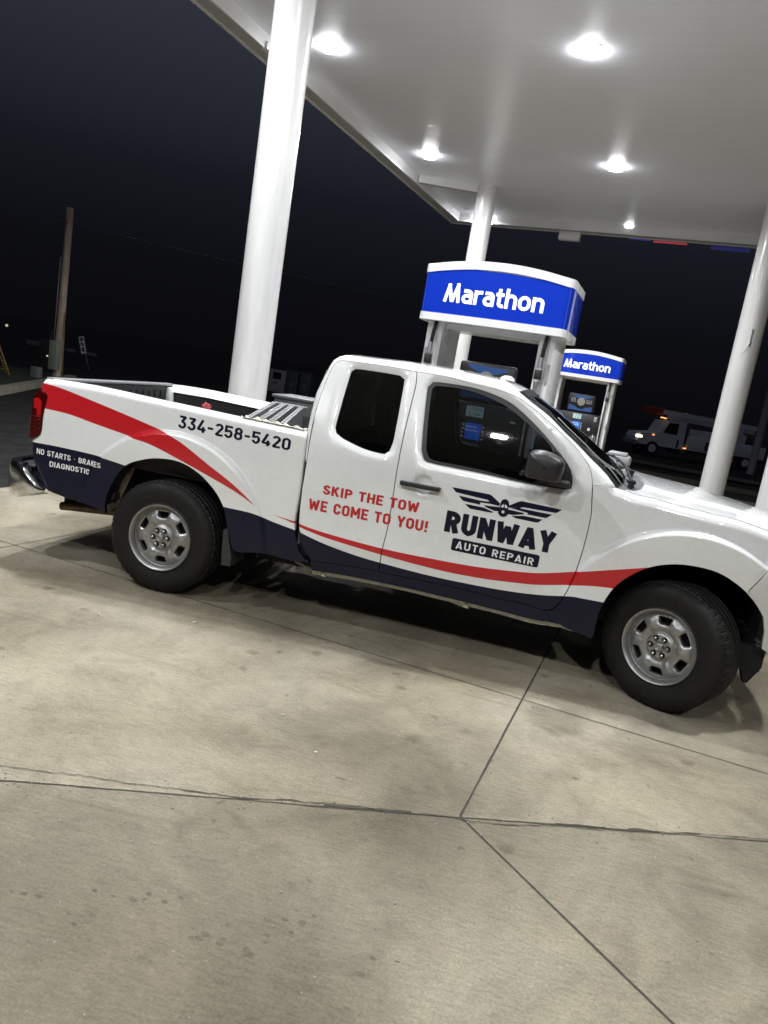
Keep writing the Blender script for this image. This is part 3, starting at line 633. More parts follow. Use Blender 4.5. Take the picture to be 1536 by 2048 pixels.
for (x, y) in plan+[(a, WID-c) for a, c in plan[::-1][1:]]:
    k = max(0, min(1, (-x-.92)/.16)); zt = .535+.155*k; zb = .498-.045*k
    yi = (y-.925); nx, ny = (0, -1 if yi < 0 else 1) if x > -1.1 else (-1, 0)
    if -1.235 < x <= -1.1: nx, ny = -.7, (-.7 if yi < 0 else .7)
    row = []
    for a in np.linspace(0, 1, 11):
        bulge = .016*math.sin(math.pi*a)**.5; row.append((x+nx*bulge, y+ny*bulge, zb+(zt-zb)*a))
    row.insert(0, (x-nx*.05, y-ny*.05, zb+.004)); row.append((x-nx*.06, y-ny*.06, zt+.002))
    G.append(row)
MB().grid(np.array(G)).make('rear_bumper', CHROME, TR, 50)
b = MB(); b.box((-1.115, .925, .668), (.20, 1.70, .014), bev=.004); b.make('bumper_step', BLACKP, TR, 40)
b = MB(); b.tube([(-.985, .36, .358), (-.9, .36, .368), (-.7, .38, .382), (-.40, .42, .40)], .031, 16); b.V = b.V; ex = b.make('exhaust_pipe', mat('rusty_exhaust', (.15, .115, .075), .45, metal=.6, noise=.5, nscale=20), TR, 40)
b = MB(); b.cyl((-.9865, .36, .358), (-.95, .36, .362), .026, n=16); b.make('exhaust_bore', DARK, ex)
# bed interior
b = MB()
zt = lambda x: np.interp(x, [p[0] for p in D['bed_top']], [p[1] for p in D['bed_top']])
for sd in (0, 1):
    xs = np.linspace(-1.0, .88, 30); rows = []
    for x in xs:
        z = zt(x); y0 = float(S(x, z, 'f'))+.045; rows.append([(x, y0, z+.0005), (x, y0+.02, z+.001), (x, y0+.045, z-.006), (x, y0+.05, z-.062), (x, y0+.085, z-.066)])
    R_ = np.array(rows)
    if sd: R_[:, :, 1] = WID-R_[:, :, 1]
    MB().grid(R_).make('bed_rail', PAINT, TR, True)
    rows = []
    for x in xs:
        z = zt(x); rows.append([(x, .150, z-.060), (x, .165, z-.075), (x, .165, .78)])
    R2 = np.array(rows)
    if sd: R2[:, :, 1] = WID-R2[:, :, 1]
    b.grid(R2)
b.grid(np.array([[(x, y, .78) for y in (.165, WID-.165)] for x in (-1.0, .88)]))
b.box((.905, .925, .86), (.02, 1.55, .74)); b.box((-.944, .925, 1.01), (.012, 1.52, .5))
for k in range(14): b.box((-.934, .3+k*.095, 1.02), (.012, .03, .42))
b.make('bed_liner', MATB, TR, fix=False)
for yy in (.185, WID-.185): b = MB(); b.box((-.920, yy, 1.06), (.05, .09, .40), bev=.01); b.make('bed_post', PAINT, TR, 40)
# wheel houses and underbody
def arch_liner(line, depth, mtl, name, k):
    G = np.array([[(x, float(S(x, z, 'f'))+.025, z), (x, .12, z+.012), (x, depth, z+.02)] for x, z in line])
    if k: G[:, :, 1] = WID-G[:, :, 1]
    m = MB().grid(G); c = G[:, 2]; base = [tuple(v) for v in c]; m.add(base, [tuple(range(len(base)))]); m.make(name, mtl, TR, True, fix=False)
for k in (0, 1):
    arch_liner(sm(D['bed_arch'])[2:-1], .50, LINER if False else UNDER, 'wheel_arch', k)
    arch_liner([p for p in sm(D['bed_arch']) if p[0] < -.27 and p[1] < .84], .17, LINER, 'arch_lip', k)
    arch_liner(sm(D['farch'])+[(3.74, .60), (3.76, .50)], .55, UNDER, 'wheel_arch', k)
b = MB()
b.box((1.75, .925, .50), (1.75, 1.60, .06)); b.box((3.25, .925, .62), (.9, .75, .5)); b.box((-.3, .925, .62), (1.3, 1.1, .26)); b.box((.75, .925, .52), (.5, 1.5, .1)); b.box((-.72, .925, .57), (.62, 1.64, .05)); b.box((-1.08, .925, .60), (.24, 1.62, .10))  # rear plates added to keep light from leaking through under the bed
for y in (.45, 1.40): b.box((1.35, y, .43), (4.7, .09, .14))
b.cyl((0, .25, .38), (0, 1.6, .38), .05); b.cyl((0, .8, .38), (0, 1.05, .38), .15); b.cyl((0, .925, .38), (2.4, .925, .42), .04)
b.cyl((3.2, .3, .36), (3.2, 1.55, .36), .04); b.box((1.0, .55, .40), (.9, .35, .22)); b.box((2.6, .95, .36), (.5, .5, .16))
b.make('chassis', UNDER, TR)
for k in (0, 1):
    b = MB(); b.prism([(.425, .52), (.455, .52), (.505, .335), (.500, .285), (.440, .282), (.435, .33)], .05, .27)
    b.prism([(2.80, .42), (2.835, .42), (2.828, .33), (2.79, .34)], .06, .25)
    if k: b.V = [(v[0], WID-v[1], v[2]) for v in b.V]
    b.make('mud_flap', mat('flap_grey', (.030, .030, .030), .7, noise=.4, nscale=15), TR)
for x in (1.11, 2.05):
    b = MB(); b.tube([(x, .14, .40), (x+.02, .10, .35), (x-.05, .2, .33), (x-.25, .32, .34)], .014, 8); b.make('body_mount', MATS['worn_white'], TR, True)
# cab interior
b = MB(); zb = 1.13
lin_o = [(.95, .45), (2.66, .45), (2.70, 1.23), (2.55, 1.40), (2.30, 1.56), (2.10, 1.66), (1.0, 1.70), (.93, 1.5), (.935, 1.0)]
for k in (0, 1):
    panel('door_trim', dens(lin_o, .05), [fwin, rwin], off=.040, mats=CABIN, parent=TR, flange=.03, step=.07, sides=(k,))
b.box((1.8, .925, .56), (1.75, 1.6, .04)); b.box((2.50, .925, 1.02), (.36, 1.52, .36), bev=.06)
b.box((1.0, .925, .9), (.06, 1.5, .7)); 
b.make('dashboard', CABIN, TR, 40)
for y in (.50, 1.35):
    s = MB(); s.box((1.72, y, .80), (.50, .48, .16), bev=.05); s.box((1.44, y, 1.06), (.16, .46, .56), bev=.06, M=Matrix.Rotation(-.22, 3, 'Y'))
    s.box((1.37, y, 1.40), (.10, .25, .16), bev=.04, M=Matrix.Rotation(-.2, 3, 'Y')); s.make('seat', mat('seat_cloth', (.028, .028, .03), .85), TR, 40)
V, F = lathe([(.18+.014*math.cos(a), .014*math.sin(a)) for a in np.linspace(0, 2*math.pi, 9)], 36, 'z')
Mx = Matrix.Translation((2.20, 1.36, 1.10)) @ Matrix.Rotation(-1.1, 4, 'Y')
s = MB().add([Mx @ Vector(v) for v in V], F); s.box(Mx.translation, (.03, .34, .04), M=Matrix.Rotation(-1.1, 3, 'Y')); s.cyl(Mx.translation, (2.4, 1.36, 1.0), .03); s.make('steering_wheel', CABIN, TR, 40)
rl = across(sil[i0:], .018, (0, 0, 0), pw=2.6); rl[:, :, 2] -= .045; rl[:, :, 1] = .925+(rl[:, :, 1]-.925)*.93
MB().grid(rl).make('headliner', mat('headliner_dark', (.05, .05, .05), .9), TR, True, fix=False)
# door mirrors
MO = np.array([(2.264, 1.372), (2.276, 1.386), (2.333, 1.398), (2.40, 1.388), (2.452, 1.366), (2.466, 1.350), (2.467, 1.296), (2.456, 1.245), (2.44, 1.232), (2.369, 1.232), (2.275, 1.235), (2.260, 1.245), (2.257, 1.31)])
mq = np.array(sm(MO, .012, True)); mc = mq.mean(0)
for k in (0, 1):
    rows = []
    for y, sc, dx in ((-.205, .05, .0), (-.203, .55, .0), (-.192, .80, .0), (-.165, .94, 0), (-.12, 1.0, 0), (-.06, .98, .0), (-.01, .88, .008), (.012, .70, .02), (.016, .1, .02)):
        rows.append([(mc[0]+(q[0]-mc[0])*sc+dx, y, mc[1]+(q[1]-mc[1])*sc) for q in mq]+[(mc[0]+(mq[0][0]-mc[0])*sc+dx, y, mc[1]+(mq[0][1]-mc[1])*sc)])
    G = np.array(rows)
    arm = MB(); arm.box((2.46, .04, 1.222), (.12, .17, .035), bev=.012); arm.prism([(2.36, 1.20), (2.535, 1.195), (2.53, 1.25), (2.49, 1.33), (2.40, 1.40)], float(S(2.45, 1.25))-.004, float(S(2.45, 1.25))+.03)
    arm.cyl((2.25, -.06, 1.252), (2.24, -.10, 1.246), .012)
    if k: G[:, :, 1] = WID-G[:, :, 1]; arm.V = [(v[0], WID-v[1], v[2]) for v in arm.V]
    m_ = MB().grid(G).make('door_mirror', BLACKP, TR, True); arm.make('mirror_arm', BLACKP, m_, 40)
# wheels
def make_wheel(parent):
    prof = [(.195, .10), (.205, .02), (.215, .004), (.224, -.001), (.235, .004), (.262, -.004), (.300, -.009), (.335, -.004), (.352, .006), (.366, .022), (.373, .034)]
    for c0 in (.034, .082, .132, .182): prof += [(.381, c0+.004), (.3815, c0+.040), (.374, c0+.042), (.374, c0+.047)]
    prof += [(.381, .234), (.372, .246), (.345, .266), (.29, .272), (.21, .26), (.195, .20)]
    V, F = lathe(prof, 288); m_ = len(prof)
    for k in range(288):
        for i, (r, h) in enumerate(prof):
            if .352 < r and h < .085 and (k+int(h*120)) % 6 == 0: x, y, z = V[k*m_+i]; f = (r-(.009 if r > .37 else .005))/r; V[k*m_+i] = (x*f, y, z*f)
    ty = MB().add(V, F).make('tyre', TYRE, parent, 28)
    # pressed steel disc with six slots
    slots = []
    for k in range(6):
        a0 = math.radians(60*k+33); q = []
        for r, da in ((.131, 10.5), (.140, 13.5), (.166, 13.8), (.176, 11.0)): q.append((r, -da))
        for r, da in ((.176, 11.0), (.166, 13.8), (.140, 13.5), (.131, 10.5)): q.append((r, da))
        q = [(r*math.cos(a0+math.radians(d)), r*math.sin(a0+math.radians(d))) for r, d in q]; slots.append(smoothline(q, .006, True))
    circ = [(.2015*math.cos(t), .2015*math.sin(t)) for t in np.linspace(0, 2*math.pi, 120, endpoint=False)]
    ex = [(r*math.cos(t), r*math.sin(t)) for r in np.linspace(.012, .196, 26) for t in np.linspace(0, 2*math.pi, 96 if r > .07 else 40, endpoint=False)]
    for s in slots: ex += ring(s, .005)+ring(s, .010)
    def ok(c):
        k = inside(c, circ)
        for s in slots: k &= ~inside(c, s)
        return k
    ex = [tuple(e) for e in np.array(ex)[ok(np.array(ex))]]
    P, T = cdt([circ]+slots, ex, ok)
    r = np.hypot(P[:, 0], P[:, 1]); th = np.degrees(np.arctan2(P[:, 1], P[:, 0]))
    d = np.interp(r, [0, .068, .076, .080, .088, .108, .130, .160, .182, .190, .196, .2015], [.012, .012, .015, .026, .031, .022, .018, .022, .034, .042, .042, .034])
    ds = np.full(len(P), 1.)
    for s in slots: ds = np.minimum(ds, dist_poly(P, list(s)+[s[0]]))
    d += .008*np.clip(1-ds/.012, 0, 1)**1.6
    sp = np.abs(((th-33-30) % 60+30) % 60-30)/30.0            # 0 mid spoke
    d -= .0065*np.exp(-(sp/.22)**2)*sstep(.085, .115, r)*(1-sstep(.150, .178, r))
    V = np.c_[P[:, 0], d, P[:, 1]]; F = [tuple(t) for t in T]
    V = list(map(tuple, V)); 
    n0 = len(V)
    for s in slots:
        k = len(V); n = len(s)
        dd = [float(np.interp(math.hypot(*q), [.130, .160, .182], [.026, .030, .041])) for q in s]
        V += [(q[0], e, q[1]) for q, e in zip(s, dd)]+[(q[0], e+.03, q[1]) for q, e in zip(s, dd)]
        F += [(k+i, k+(i+1) % n, k+n+(i+1) % n, k+n+i) for i in range(n)]
    disc = MB().add(V, F)
    v2, f2 = lathe([(.2015, .030), (.2035, .014), (.208, .006), (.2165, -.007), (.2215, -.008), (.2245, -.002), (.225, .008)], 96); disc.add(v2, f2)
    rim = disc.make('rim', STEEL, parent, 50)
    b = MB(); v2, f2 = lathe([(.2, .09), (.05, .09), (.001, .09)], 40); b.add(v2, f2); b.make('brake_drum', DARK, parent)
    b = MB(); v2, f2 = lathe([(.001, -.002), (.026, -.002), (.030, .002), (.031, .013)], 32); b.add(v2, f2); b.make('hub_cap', NUT, parent, 30)
    b = MB(); 
    v2, f2 = lathe([(.013, -.003), (.0165, -.005), (.0195, -.003)], 28); b.add(v2, f2); b.box((0, -.004, 0), (.044, .003, .008)); b.make('hub_emblem', STEEL, parent, 30)
    for k in range(6):
        a = math.radians(60*k+3); b = MB(); b.cyl((.053*math.cos(a), .014, .053*math.sin(a)), (.053*math.cos(a), -.004, .053*math.sin(a)), .0135, .0125, n=6)
        b.cyl((.053*math.cos(a), -.004, .053*math.sin(a)), (.053*math.cos(a), -.010, .053*math.sin(a)), .0115, .005, n=10); b.make('lug_nut', NUT, parent, 30)
    b = MB()
    for k in range(6):
        a = math.radians(60*k+3); b.cyl((.053*math.cos(a), .013, .053*math.sin(a)), (.053*math.cos(a), .0112, .053*math.sin(a)), .0185, n=18)
    b.make('nut_recess_shade', DARK, parent)  # flat dark discs stand in for the shade in the nut pockets
    return ty, rim
TYRE = mat('tyre_rubber', (.0100, .0096, .0090), .60, spec=.26, noise=.3, nscale=14, bump=.10, bscale=220)
tn = TYRE.node_tree.nodes; tl_ = TYRE.node_tree.links     # lateral tread cuts near the shoulder
_t = tn.new('ShaderNodeTexCoord'); _s = tn.new('ShaderNodeSeparateXYZ'); tl_.new(_t.outputs['Object'], _s.inputs[0])
def mth(nodes, links, op, a, b=None):
    q = nodes.new('ShaderNodeMath'); q.operation = op
    for i, v in enumerate((a, b)):
        if v is None: continue
        if isinstance(v, (int, float)): q.inputs[i].default_value = v
        else: links.new(v, q.inputs[i])
    return q.outputs[0]
M_ = lambda op, a, b=None: mth(tn, tl_, op, a, b)
ang = M_('ARCTAN2', _s.outputs['Z'], _s.outputs['X'])
rad = M_('SQRT', M_('ADD', M_('MULTIPLY', _s.outputs['X'], _s.outputs['X']), M_('MULTIPLY', _s.outputs['Z'], _s.outputs['Z'])))
saw = M_('FRACT', M_('MULTIPLY', M_('ADD', ang, M_('MULTIPLY', _s.outputs['Y'], .5)), 64/(2*math.pi)))
cut = M_('LESS_THAN', saw, .16); cut = M_('MULTIPLY', cut, M_('GREATER_THAN', rad, .362))
hgt = M_('SUBTRACT', 1.0, cut)
_b = tn.new('ShaderNodeBump'); _b.inputs['Strength'].default_value = .9; _b.inputs['Distance'].default_value = .006
tl_.new(hgt, _b.inputs['Height']); 
_pb = tn['Principled BSDF']; _old = _pb.inputs['Normal'].links[0].from_socket; tl_.new(_old, _b.inputs['Normal']); tl_.new(_b.outputs[0], _pb.inputs['Normal'])
def wheel_at(x, y, z, rz, flip):
    w = bpy.data.objects.new('wheel', None); col.objects.link(w); w.parent = TR
    w.empty_display_size = .2; w.location = Vector((x, y, z))-Vector(TR.location); w.rotation_euler = (0, 0, rz+(math.pi if flip else 0)); return w
LOCAL[0] = True
w0 = wheel_at(0, .015, .3817, 0, False); make_wheel(w0)
LOCAL[0] = False
STEER = math.radians(-32.75)
def copy_kids(src, dst):
    for ch in list(src.children):
        c = ch.copy(); col.objects.link(c); c.parent = dst; copy_kids(ch, c)
for (x, y, rz, fl) in ((3.2, .03, STEER, False), (0, WID-.015, 0, True), (3.2, WID-.03, STEER*.85, True)):
    w = wheel_at(x, y, .3817, rz, fl); copy_kids(w0, w)
# lettering on the right side
def letter(name, s, quad, kind, m, w=.17, gap=.11, lift=.0016, special=None, parent=TR, fit=True):
    P, T, wd = text_tris(s, w, gap, special); a, b_, c_, d_ = quad; xa, xb = min(a[0], b_[0]), max(c_[0], d_[0]); Q = place_quad(P, wd, ((xa, a[1]), (xa, b_[1]), (xb, c_[1]), (xb, d_[1])))
    y = S(Q[:, 0], Q[:, 1], kind)-lift
    return mesh(name, np.c_[Q[:, 0], y, Q[:, 1]], T, m, parent, True)
def flat(name, poly, m, lift=.0016, kind='cab', holes=(), parent=TR, step=.06):
    return panel(name, poly, holes, kind, (), m, parent, off=-lift, flange=0, step=step)
letter('phone_lettering', '334-258-5420', D['t_phone'], 'f', NAVY, .17, .09)
letter('slogan_lettering', 'SKIP THE TOW', D['t_skip'], 'cab', RED, .195, .10)
letter('slogan_lettering', 'WE COME TO YOU!', D['t_we'], 'cab', RED, .195, .10)
letter('service_lettering', 'NO STARTS . BRAKES', D['t_no'], 'f', WVINYL, .165, .11, lift=.004)
letter('service_lettering', 'DIAGNOSTIC', D['t_dia'], 'f', WVINYL, .165, .11, lift=.004)
letter('logo_lettering', 'RUNWAY', D['t_run'], 'cab', NAVY, .235, .07)
bx = D['t_box']; x0, x1, z0, z1 = 1.909, 2.438, .696, .7735
plate = flat('logo_plate', rr(x0, z0, x1, z1, .012), NAVY)[0]
letter('logo_lettering', 'AUTO REPAIR', D['t_auto'], 'cab', WVINYL, .16, .19, lift=.0030, parent=plate)
for k in range(1, 9): flat('logo_wing', D['w%d' % k], NAVY)
hx, hz = D['hub'][0]
em = flat('logo_plane', smoothline(D['body1'], .01, True), NAVY, lift=.0026)[0]
for q in (D['win1'], D['win2']): flat('logo_plane_window', q, WVINYL, lift=.0036, parent=em)
flat('logo_plane_hub', [(hx+.0085*math.cos(a), hz+.0085*math.sin(a)) for a in np.linspace(0, 2*math.pi, 16, endpoint=False)], WVINYL, lift=.0036, parent=em)
# ------------------------------------------------------------------ station: ground
aV = math.radians(-8.8); V2 = np.array((math.cos(aV), math.sin(aV))); U2 = np.array((-V2[1], V2[0]))
ORG = np.array((2.2895, -1.6024))
def node_mat(name):
    m = bpy.data.materials.new(name); m.use_nodes = True; return m, m.node_tree.nodes, m.node_tree.links
def noise_node(n, l, vec, scale, detail=6, rough=.6, dist=0.):
    q = n.new('ShaderNodeTexNoise'); q.inputs['Scale'].default_value = scale; q.inputs['Detail'].default_value = detail
    q.inputs['Roughness'].default_value = rough; q.inputs['Distortion'].default_value = dist; l.new(vec, q.inputs['Vector']); return q.outputs[0]
def ramp(n, l, fac, stops):
    r = n.new('ShaderNodeValToRGB'); l.new(fac, r.inputs[0]); e = r.color_ramp.elements
    e[0].position, e[0].color = stops[0][0], tuple(stops[0][1])+(1,); e[1].position, e[1].color = stops[-1][0], tuple(stops[-1][1])+(1,)
    for p, c in stops[1:-1]: q = e.new(p); q.color = tuple(c)+(1,)
    return r.outputs[0]
def mix(n, l, typ, fac, a, b):
    q = n.new('ShaderNodeMix'); q.data_type = 'RGBA'; q.blend_type = typ
    for k, v in ((0, fac), (6, a), (7, b)):
        if isinstance(v, (int, float)): q.inputs[k].default_value = v
        elif isinstance(v, tuple): q.inputs[k].default_value = v+(1,)
        else: l.new(v, q.inputs[k])
    return q.outputs[2]
CONC, n, l = node_mat('concrete')
tcn = n.new('ShaderNodeTexCoord'); P_ = tcn.outputs['Object']; pb = n['Principled BSDF']
mp = n.new('ShaderNodeMapping'); l.new(P_, mp.inputs[0]); mp.inputs['Rotation'].default_value = (0, 0, math.radians(-21)); mp.inputs['Scale'].default_value = (1.0, 4.0, 1)
MP = mp.outputs[0]
big = ramp(n, l, noise_node(n, l, P_, .55, 6, .55, .6), [(.36, (.160, .143, .107)), (.48, (.242, .218, .165)), (.61, (.330, .301, .235))])
mid = ramp(n, l, noise_node(n, l, P_, 2.3, 8, .66, .8), [(.30, (.70, .69, .67)), (.52, (.99, .99, .98)), (.72, (1.13, 1.12, 1.10))])
brush = ramp(n, l, noise_node(n, l, MP, 17, 8, .78), [(.32, (.76, .76, .75)), (.5, (1, 1, 1)), (.70, (1.20, 1.20, 1.18))])
grain = ramp(n, l, noise_node(n, l, P_, 95, 6, .85), [(.30, (.66, .66, .65)), (.5, (1, 1, 1)), (.70, (1.32, 1.31, 1.29))])
tint = ramp(n, l, noise_node(n, l, P_, 1.1, 3, .5), [(.35, (1.03, 1.0, .94)), (.65, (1.01, 1.0, 1.0))])
c = mix(n, l, 'MULTIPLY', 1.0, big, mid); c = mix(n, l, 'MULTIPLY', 1.0, c, brush); c = mix(n, l, 'MULTIPLY', 1.0, c, grain); c = mix(n, l, 'MULTIPLY', 1.0, c, tint)
def spots(scale, lo, hi, soft, amt, cc):
    global c
    vo = n.new('ShaderNodeTexVoronoi'); vo.inputs['Scale'].default_value = scale
    wv = n.new('ShaderNodeVectorMath'); wv.operation = 'MULTIPLY_ADD'; nzv = n.new('ShaderNodeTexNoise'); nzv.inputs['Scale'].default_value = 13; nzv.inputs['Detail'].default_value = 5; l.new(P_, nzv.inputs['Vector'])
    l.new(nzv.outputs['Color'], wv.inputs[0]); wv.inputs[1].default_value = (.11, .11, 0); l.new(P_, wv.inputs[2]); l.new(wv.outputs[0], vo.inputs['Vector'])
    wob = mth(n, l, 'ADD', vo.outputs['Distance'], mth(n, l, 'MULTIPLY', noise_node(n, l, P_, 40, 4, .7), .07))
    rs = n.new('ShaderNodeMapRange'); l.new(vo.outputs['Color'], rs.inputs[0]); rs.inputs[1].default_value = .45; rs.inputs[2].default_value = .66; rs.inputs[3].default_value = lo; rs.inputs[4].default_value = hi
    sp_ = n.new('ShaderNodeMapRange'); l.new(mth(n, l, 'SUBTRACT', rs.outputs[0], wob), sp_.inputs[0]); sp_.inputs[1].default_value = 0.; sp_.inputs[2].default_value = soft
    c = mix(n, l, 'MULTIPLY', mth(n, l, 'MULTIPLY', sp_.outputs[0], amt), c, cc)
spots(4.3, -.03, .22, .10, .60, (.50, .48, .44)); spots(2.1, -.06, .16, .08, .55, (.52, .50, .46)); spots(8.0, -.01, .18, .08, .62, (.42, .40, .37)); spots(.75, -.05, .42, .30, .45, (.62, .60, .56))
sc = noise_node(n, l, MP, 1.0, 5, .6, 1.6)
scr = n.new('ShaderNodeMapRange'); l.new(sc, scr.inputs[0]); scr.inputs[1].default_value = .58; scr.inputs[2].default_value = .72
c = mix(n, l, 'MULTIPLY', mth(n, l, 'MULTIPLY', scr.outputs[0], .55), c, (.62, .59, .54))
_ja = np.array((.946, .325)); _ja /= np.linalg.norm(_ja)                                   # the slabs beyond the cracked joint are a darker pour, dirtiest along the joint
sv = n.new('ShaderNodeVectorMath'); sv.operation = 'DOT_PRODUCT'; l.new(P_, sv.inputs[0]); sv.inputs[1].default_value = (-_ja[1], _ja[0], 0)
dj = mth(n, l, 'SUBTRACT', sv.outputs['Value'], float(-_ja[1]*ORG[0]+_ja[0]*ORG[1]))
pour = mth(n, l, 'LESS_THAN', dj, 0.0)
band = n.new('ShaderNodeMapRange'); l.new(mth(n, l, 'ADD', dj, mth(n, l, 'MULTIPLY', noise_node(n, l, P_, 2.2, 5, .6), .5)), band.inputs[0]); band.inputs[1].default_value = -.45; band.inputs[2].default_value = .18
c = mix(n, l, 'MULTIPLY', mth(n, l, 'MULTIPLY', pour, mth(n, l, 'ADD', mth(n, l, 'MULTIPLY', band.outputs[0], .5), .5)), c, (.76, .76, .75))
vl = n.new('ShaderNodeTexVoronoi'); vl.inputs['Scale'].default_value = 30; l.new(P_, vl.inputs['Vector'])         # pale flecks
fl = mth(n, l, 'MULTIPLY', mth(n, l, 'LESS_THAN', vl.outputs['Distance'], .10), mth(n, l, 'GREATER_THAN', vl.outputs['Color'], .66))
c = mix(n, l, 'MIX', mth(n, l, 'MULTIPLY', fl, .35), c, (.42, .40, .35))
l.new(c, pb.inputs['Base Color']); pb.inputs['Specular IOR Level'].default_value = .3
rg = n.new('ShaderNodeMapRange'); l.new(noise_node(n, l, P_, 1.4, 4), rg.inputs[0]); rg.inputs[3].default_value = .55; rg.inputs[4].default_value = .9; l.new(rg.outputs[0], pb.inputs['Roughness'])
bm_ = n.new('ShaderNodeBump'); bm_.inputs['Strength'].default_value = .45; bm_.inputs['Distance'].default_value = .010
l.new(mth(n, l, 'ADD', noise_node(n, l, MP, 30, 6, .75), mth(n, l, 'MULTIPLY', noise_node(n, l, P_, 130, 3), .7)), bm_.inputs['Height']); l.new(bm_.outputs[0], pb.inputs['Normal'])
ASPH = mat('asphalt', (.026, .025, .024), .9, spec=.1, noise=.4, nscale=3, bump=.6, bscale=90)
def sheet(name, poly, z, m, kind='structure'):
    o = mesh(name, [(a, b, z) for a, b in poly], [tuple(range(len(poly)))], m); tag(o, kind=kind); return o
gx_ = [-300, -40, -6, -2, 1, 4, 8, 20, 60, 300]; gy_ = [-300, -20, 10, 20, 22, 25, 28, 31, 34, 60, 400]
def gz(x, y): return -.008-.45*float(sstep(20, 34, y))*float(sstep(-3, 5, x))
tag(MB().grid(np.array([[(x, y, gz(x, y)) for y in gy_] for x in gx_])).make('ground', ASPH, None, True), kind='structure')
edge = np.array((-2.65, 2.03))
def UV(u, v, o=edge): return tuple(o+U2*u+V2*v)
pad = [UV(-16, 0), UV(-16, 19), UV(15.0, 19), UV(15.0, 0)]
sheet('concrete_apron', pad, 0.0, CONC)
JM = mat('joint_dirt', (.055, .050, .040), .9, noise=.4, nscale=30)
CM = mat('crack_dirt', (.06, .054, .043), .95)
def strip_mesh(name, pts, w, z, m, jit=0., wj=0.):
    pts = np.array(dens([tuple(p) for p in pts], .05, False)); t = np.gradient(pts, axis=0); t /= np.linalg.norm(t, axis=1)[:, None]; nn = np.c_[-t[:, 1], t[:, 0]]
    k = len(pts); off = np.cumsum(rng.normal(0, jit, k)); off -= np.linspace(off[0], off[-1], k); ww = w*(1+wj*np.clip(np.convolve(rng.normal(0, 1, k), np.ones(5)/5, 'same'), -.9, 2))
    a = pts+nn*(off+ww/2)[:, None]; b = pts+nn*(off-ww/2)[:, None]
    V = [(x, y, z) for x, y in a]+[(x, y, z) for x, y in b]; F = [(i, i+1, k+i+1, k+i) for i in range(k-1)]
    o = MB().add(V, F).make(name, m); tag(o, kind='structure')
    return pts+nn*off[:, None]
ja = np.array((.946, .325)); ja /= np.linalg.norm(ja)
J1 = strip_mesh('ground_joint', [ORG-ja*9.0, ORG+ja*9.0], .0075, .0022, JM, .0011, .6)
strip_mesh('ground_joint', [ORG, ORG+U2*14.0], .009, .0024, JM, .0003, .3)
strip_mesh('ground_joint', [ORG, (2.9963, -2.3356), (6.0, -5.46)], .008, .0026, JM, 0, .15)
P2 = np.array((2.5027, -.2875))
strip_mesh('ground_joint', [P2-V2*6, P2+V2*9], .006, .0028, JM, .0002, .2)
strip_mesh('ground_joint', [P2+U2*5.5-V2*6, P2+U2*5.5+V2*9], .006, .0029, JM, 0, .2)
strip_mesh('ground_joint', [np.array((-1.45, -.6))-U2*.1, np.array((-1.45, -.6))+U2*10], .006, .0027, JM, 0, .2)
JN = np.array((-ja[1], ja[0]))
def crack(a0, a1, offs, w=.0042, amp=.004):
    k = int((a1-a0)/.022); s = np.linspace(a0, a1, k); o = np.interp(np.linspace(0, 1, k), np.linspace(0, 1, len(offs)), offs)
    wk = np.cumsum(rng.normal(0, amp, k)); wk -= np.linspace(wk[0], wk[-1], k); o = o+wk*.6+rng.normal(0, amp*.35, k)
    c_ = [ORG+ja*t+JN*q for t, q in zip(s, o)]; ww = w*np.clip(.55+.6*np.abs(np.convolve(rng.normal(0, 1, k), np.ones(4)/2, 'same')), .3, 1.9)
    A = [p+JN*h/2 for p, h in zip(c_, ww)]; B = [p-JN*h/2 for p, h in zip(c_, ww)]
    tag(MB().add([(p[0], p[1], .0036) for p in A+B], [(i, i+1, k+i+1, k+i) for i in range(k-1)]).make('ground_crack', CM), kind='structure')
crack(-2.6, -.95, (.085, .10, .095, .085, .06, .03, .012)); crack(-.95, -.35, (.012, .006, .004, .0), .006)
crack(-.16, .95, (.0, -.030, -.034, -.026, -.030, -.018, .0), .0040); crack(.85, 2.2, (.0, .014, .018, .012, .020), .0045); crack(-.55, -.20, (.0, .004, .0), .009, .003); crack(.40, .62, (.002, .004, .0), .009, .003); crack(.72, .86, (.0, .003, .0), .010, .003)
# dark drips in broken rows on the near slab
b = MB()
for (x0, y0, x1, y1, m_) in ((1.03, -2.65, 1.12, -2.60, 4), (1.28, -2.54, 1.52, -2.45, 9), (1.22, -2.66, 1.34, -2.62, 5), (1.60, -2.57, 1.76, -2.545, 6), (1.80, -2.50, 1.93, -2.38, 6), (1.80, -2.42, 1.92, -2.375, 4), (2.1, -2.5, 2.2, -2.42, 3)):
    for t in np.linspace(0, 1, m_):
        if rng.random() < .2: continue
        x = x0+(x1-x0)*t+rng.normal(0, .012); y = y0+(y1-y0)*t+rng.normal(0, .012); r = rng.uniform(.004, .0085)
        P = [(x+r*(1.5+.4*rng.random())*math.cos(a), y+r*(.8+.5*rng.random())*math.sin(a), .0010+.0001*rng.random()) for a in np.linspace(0, 2*math.pi, 11, endpoint=False)]; b.add(P, [tuple(range(11))])
tag(b.make('oil_drips', mat('drip_stain', (.148, .133, .101), .95, spec=.05, noise=.35, nscale=60), fix=False), kind='structure')
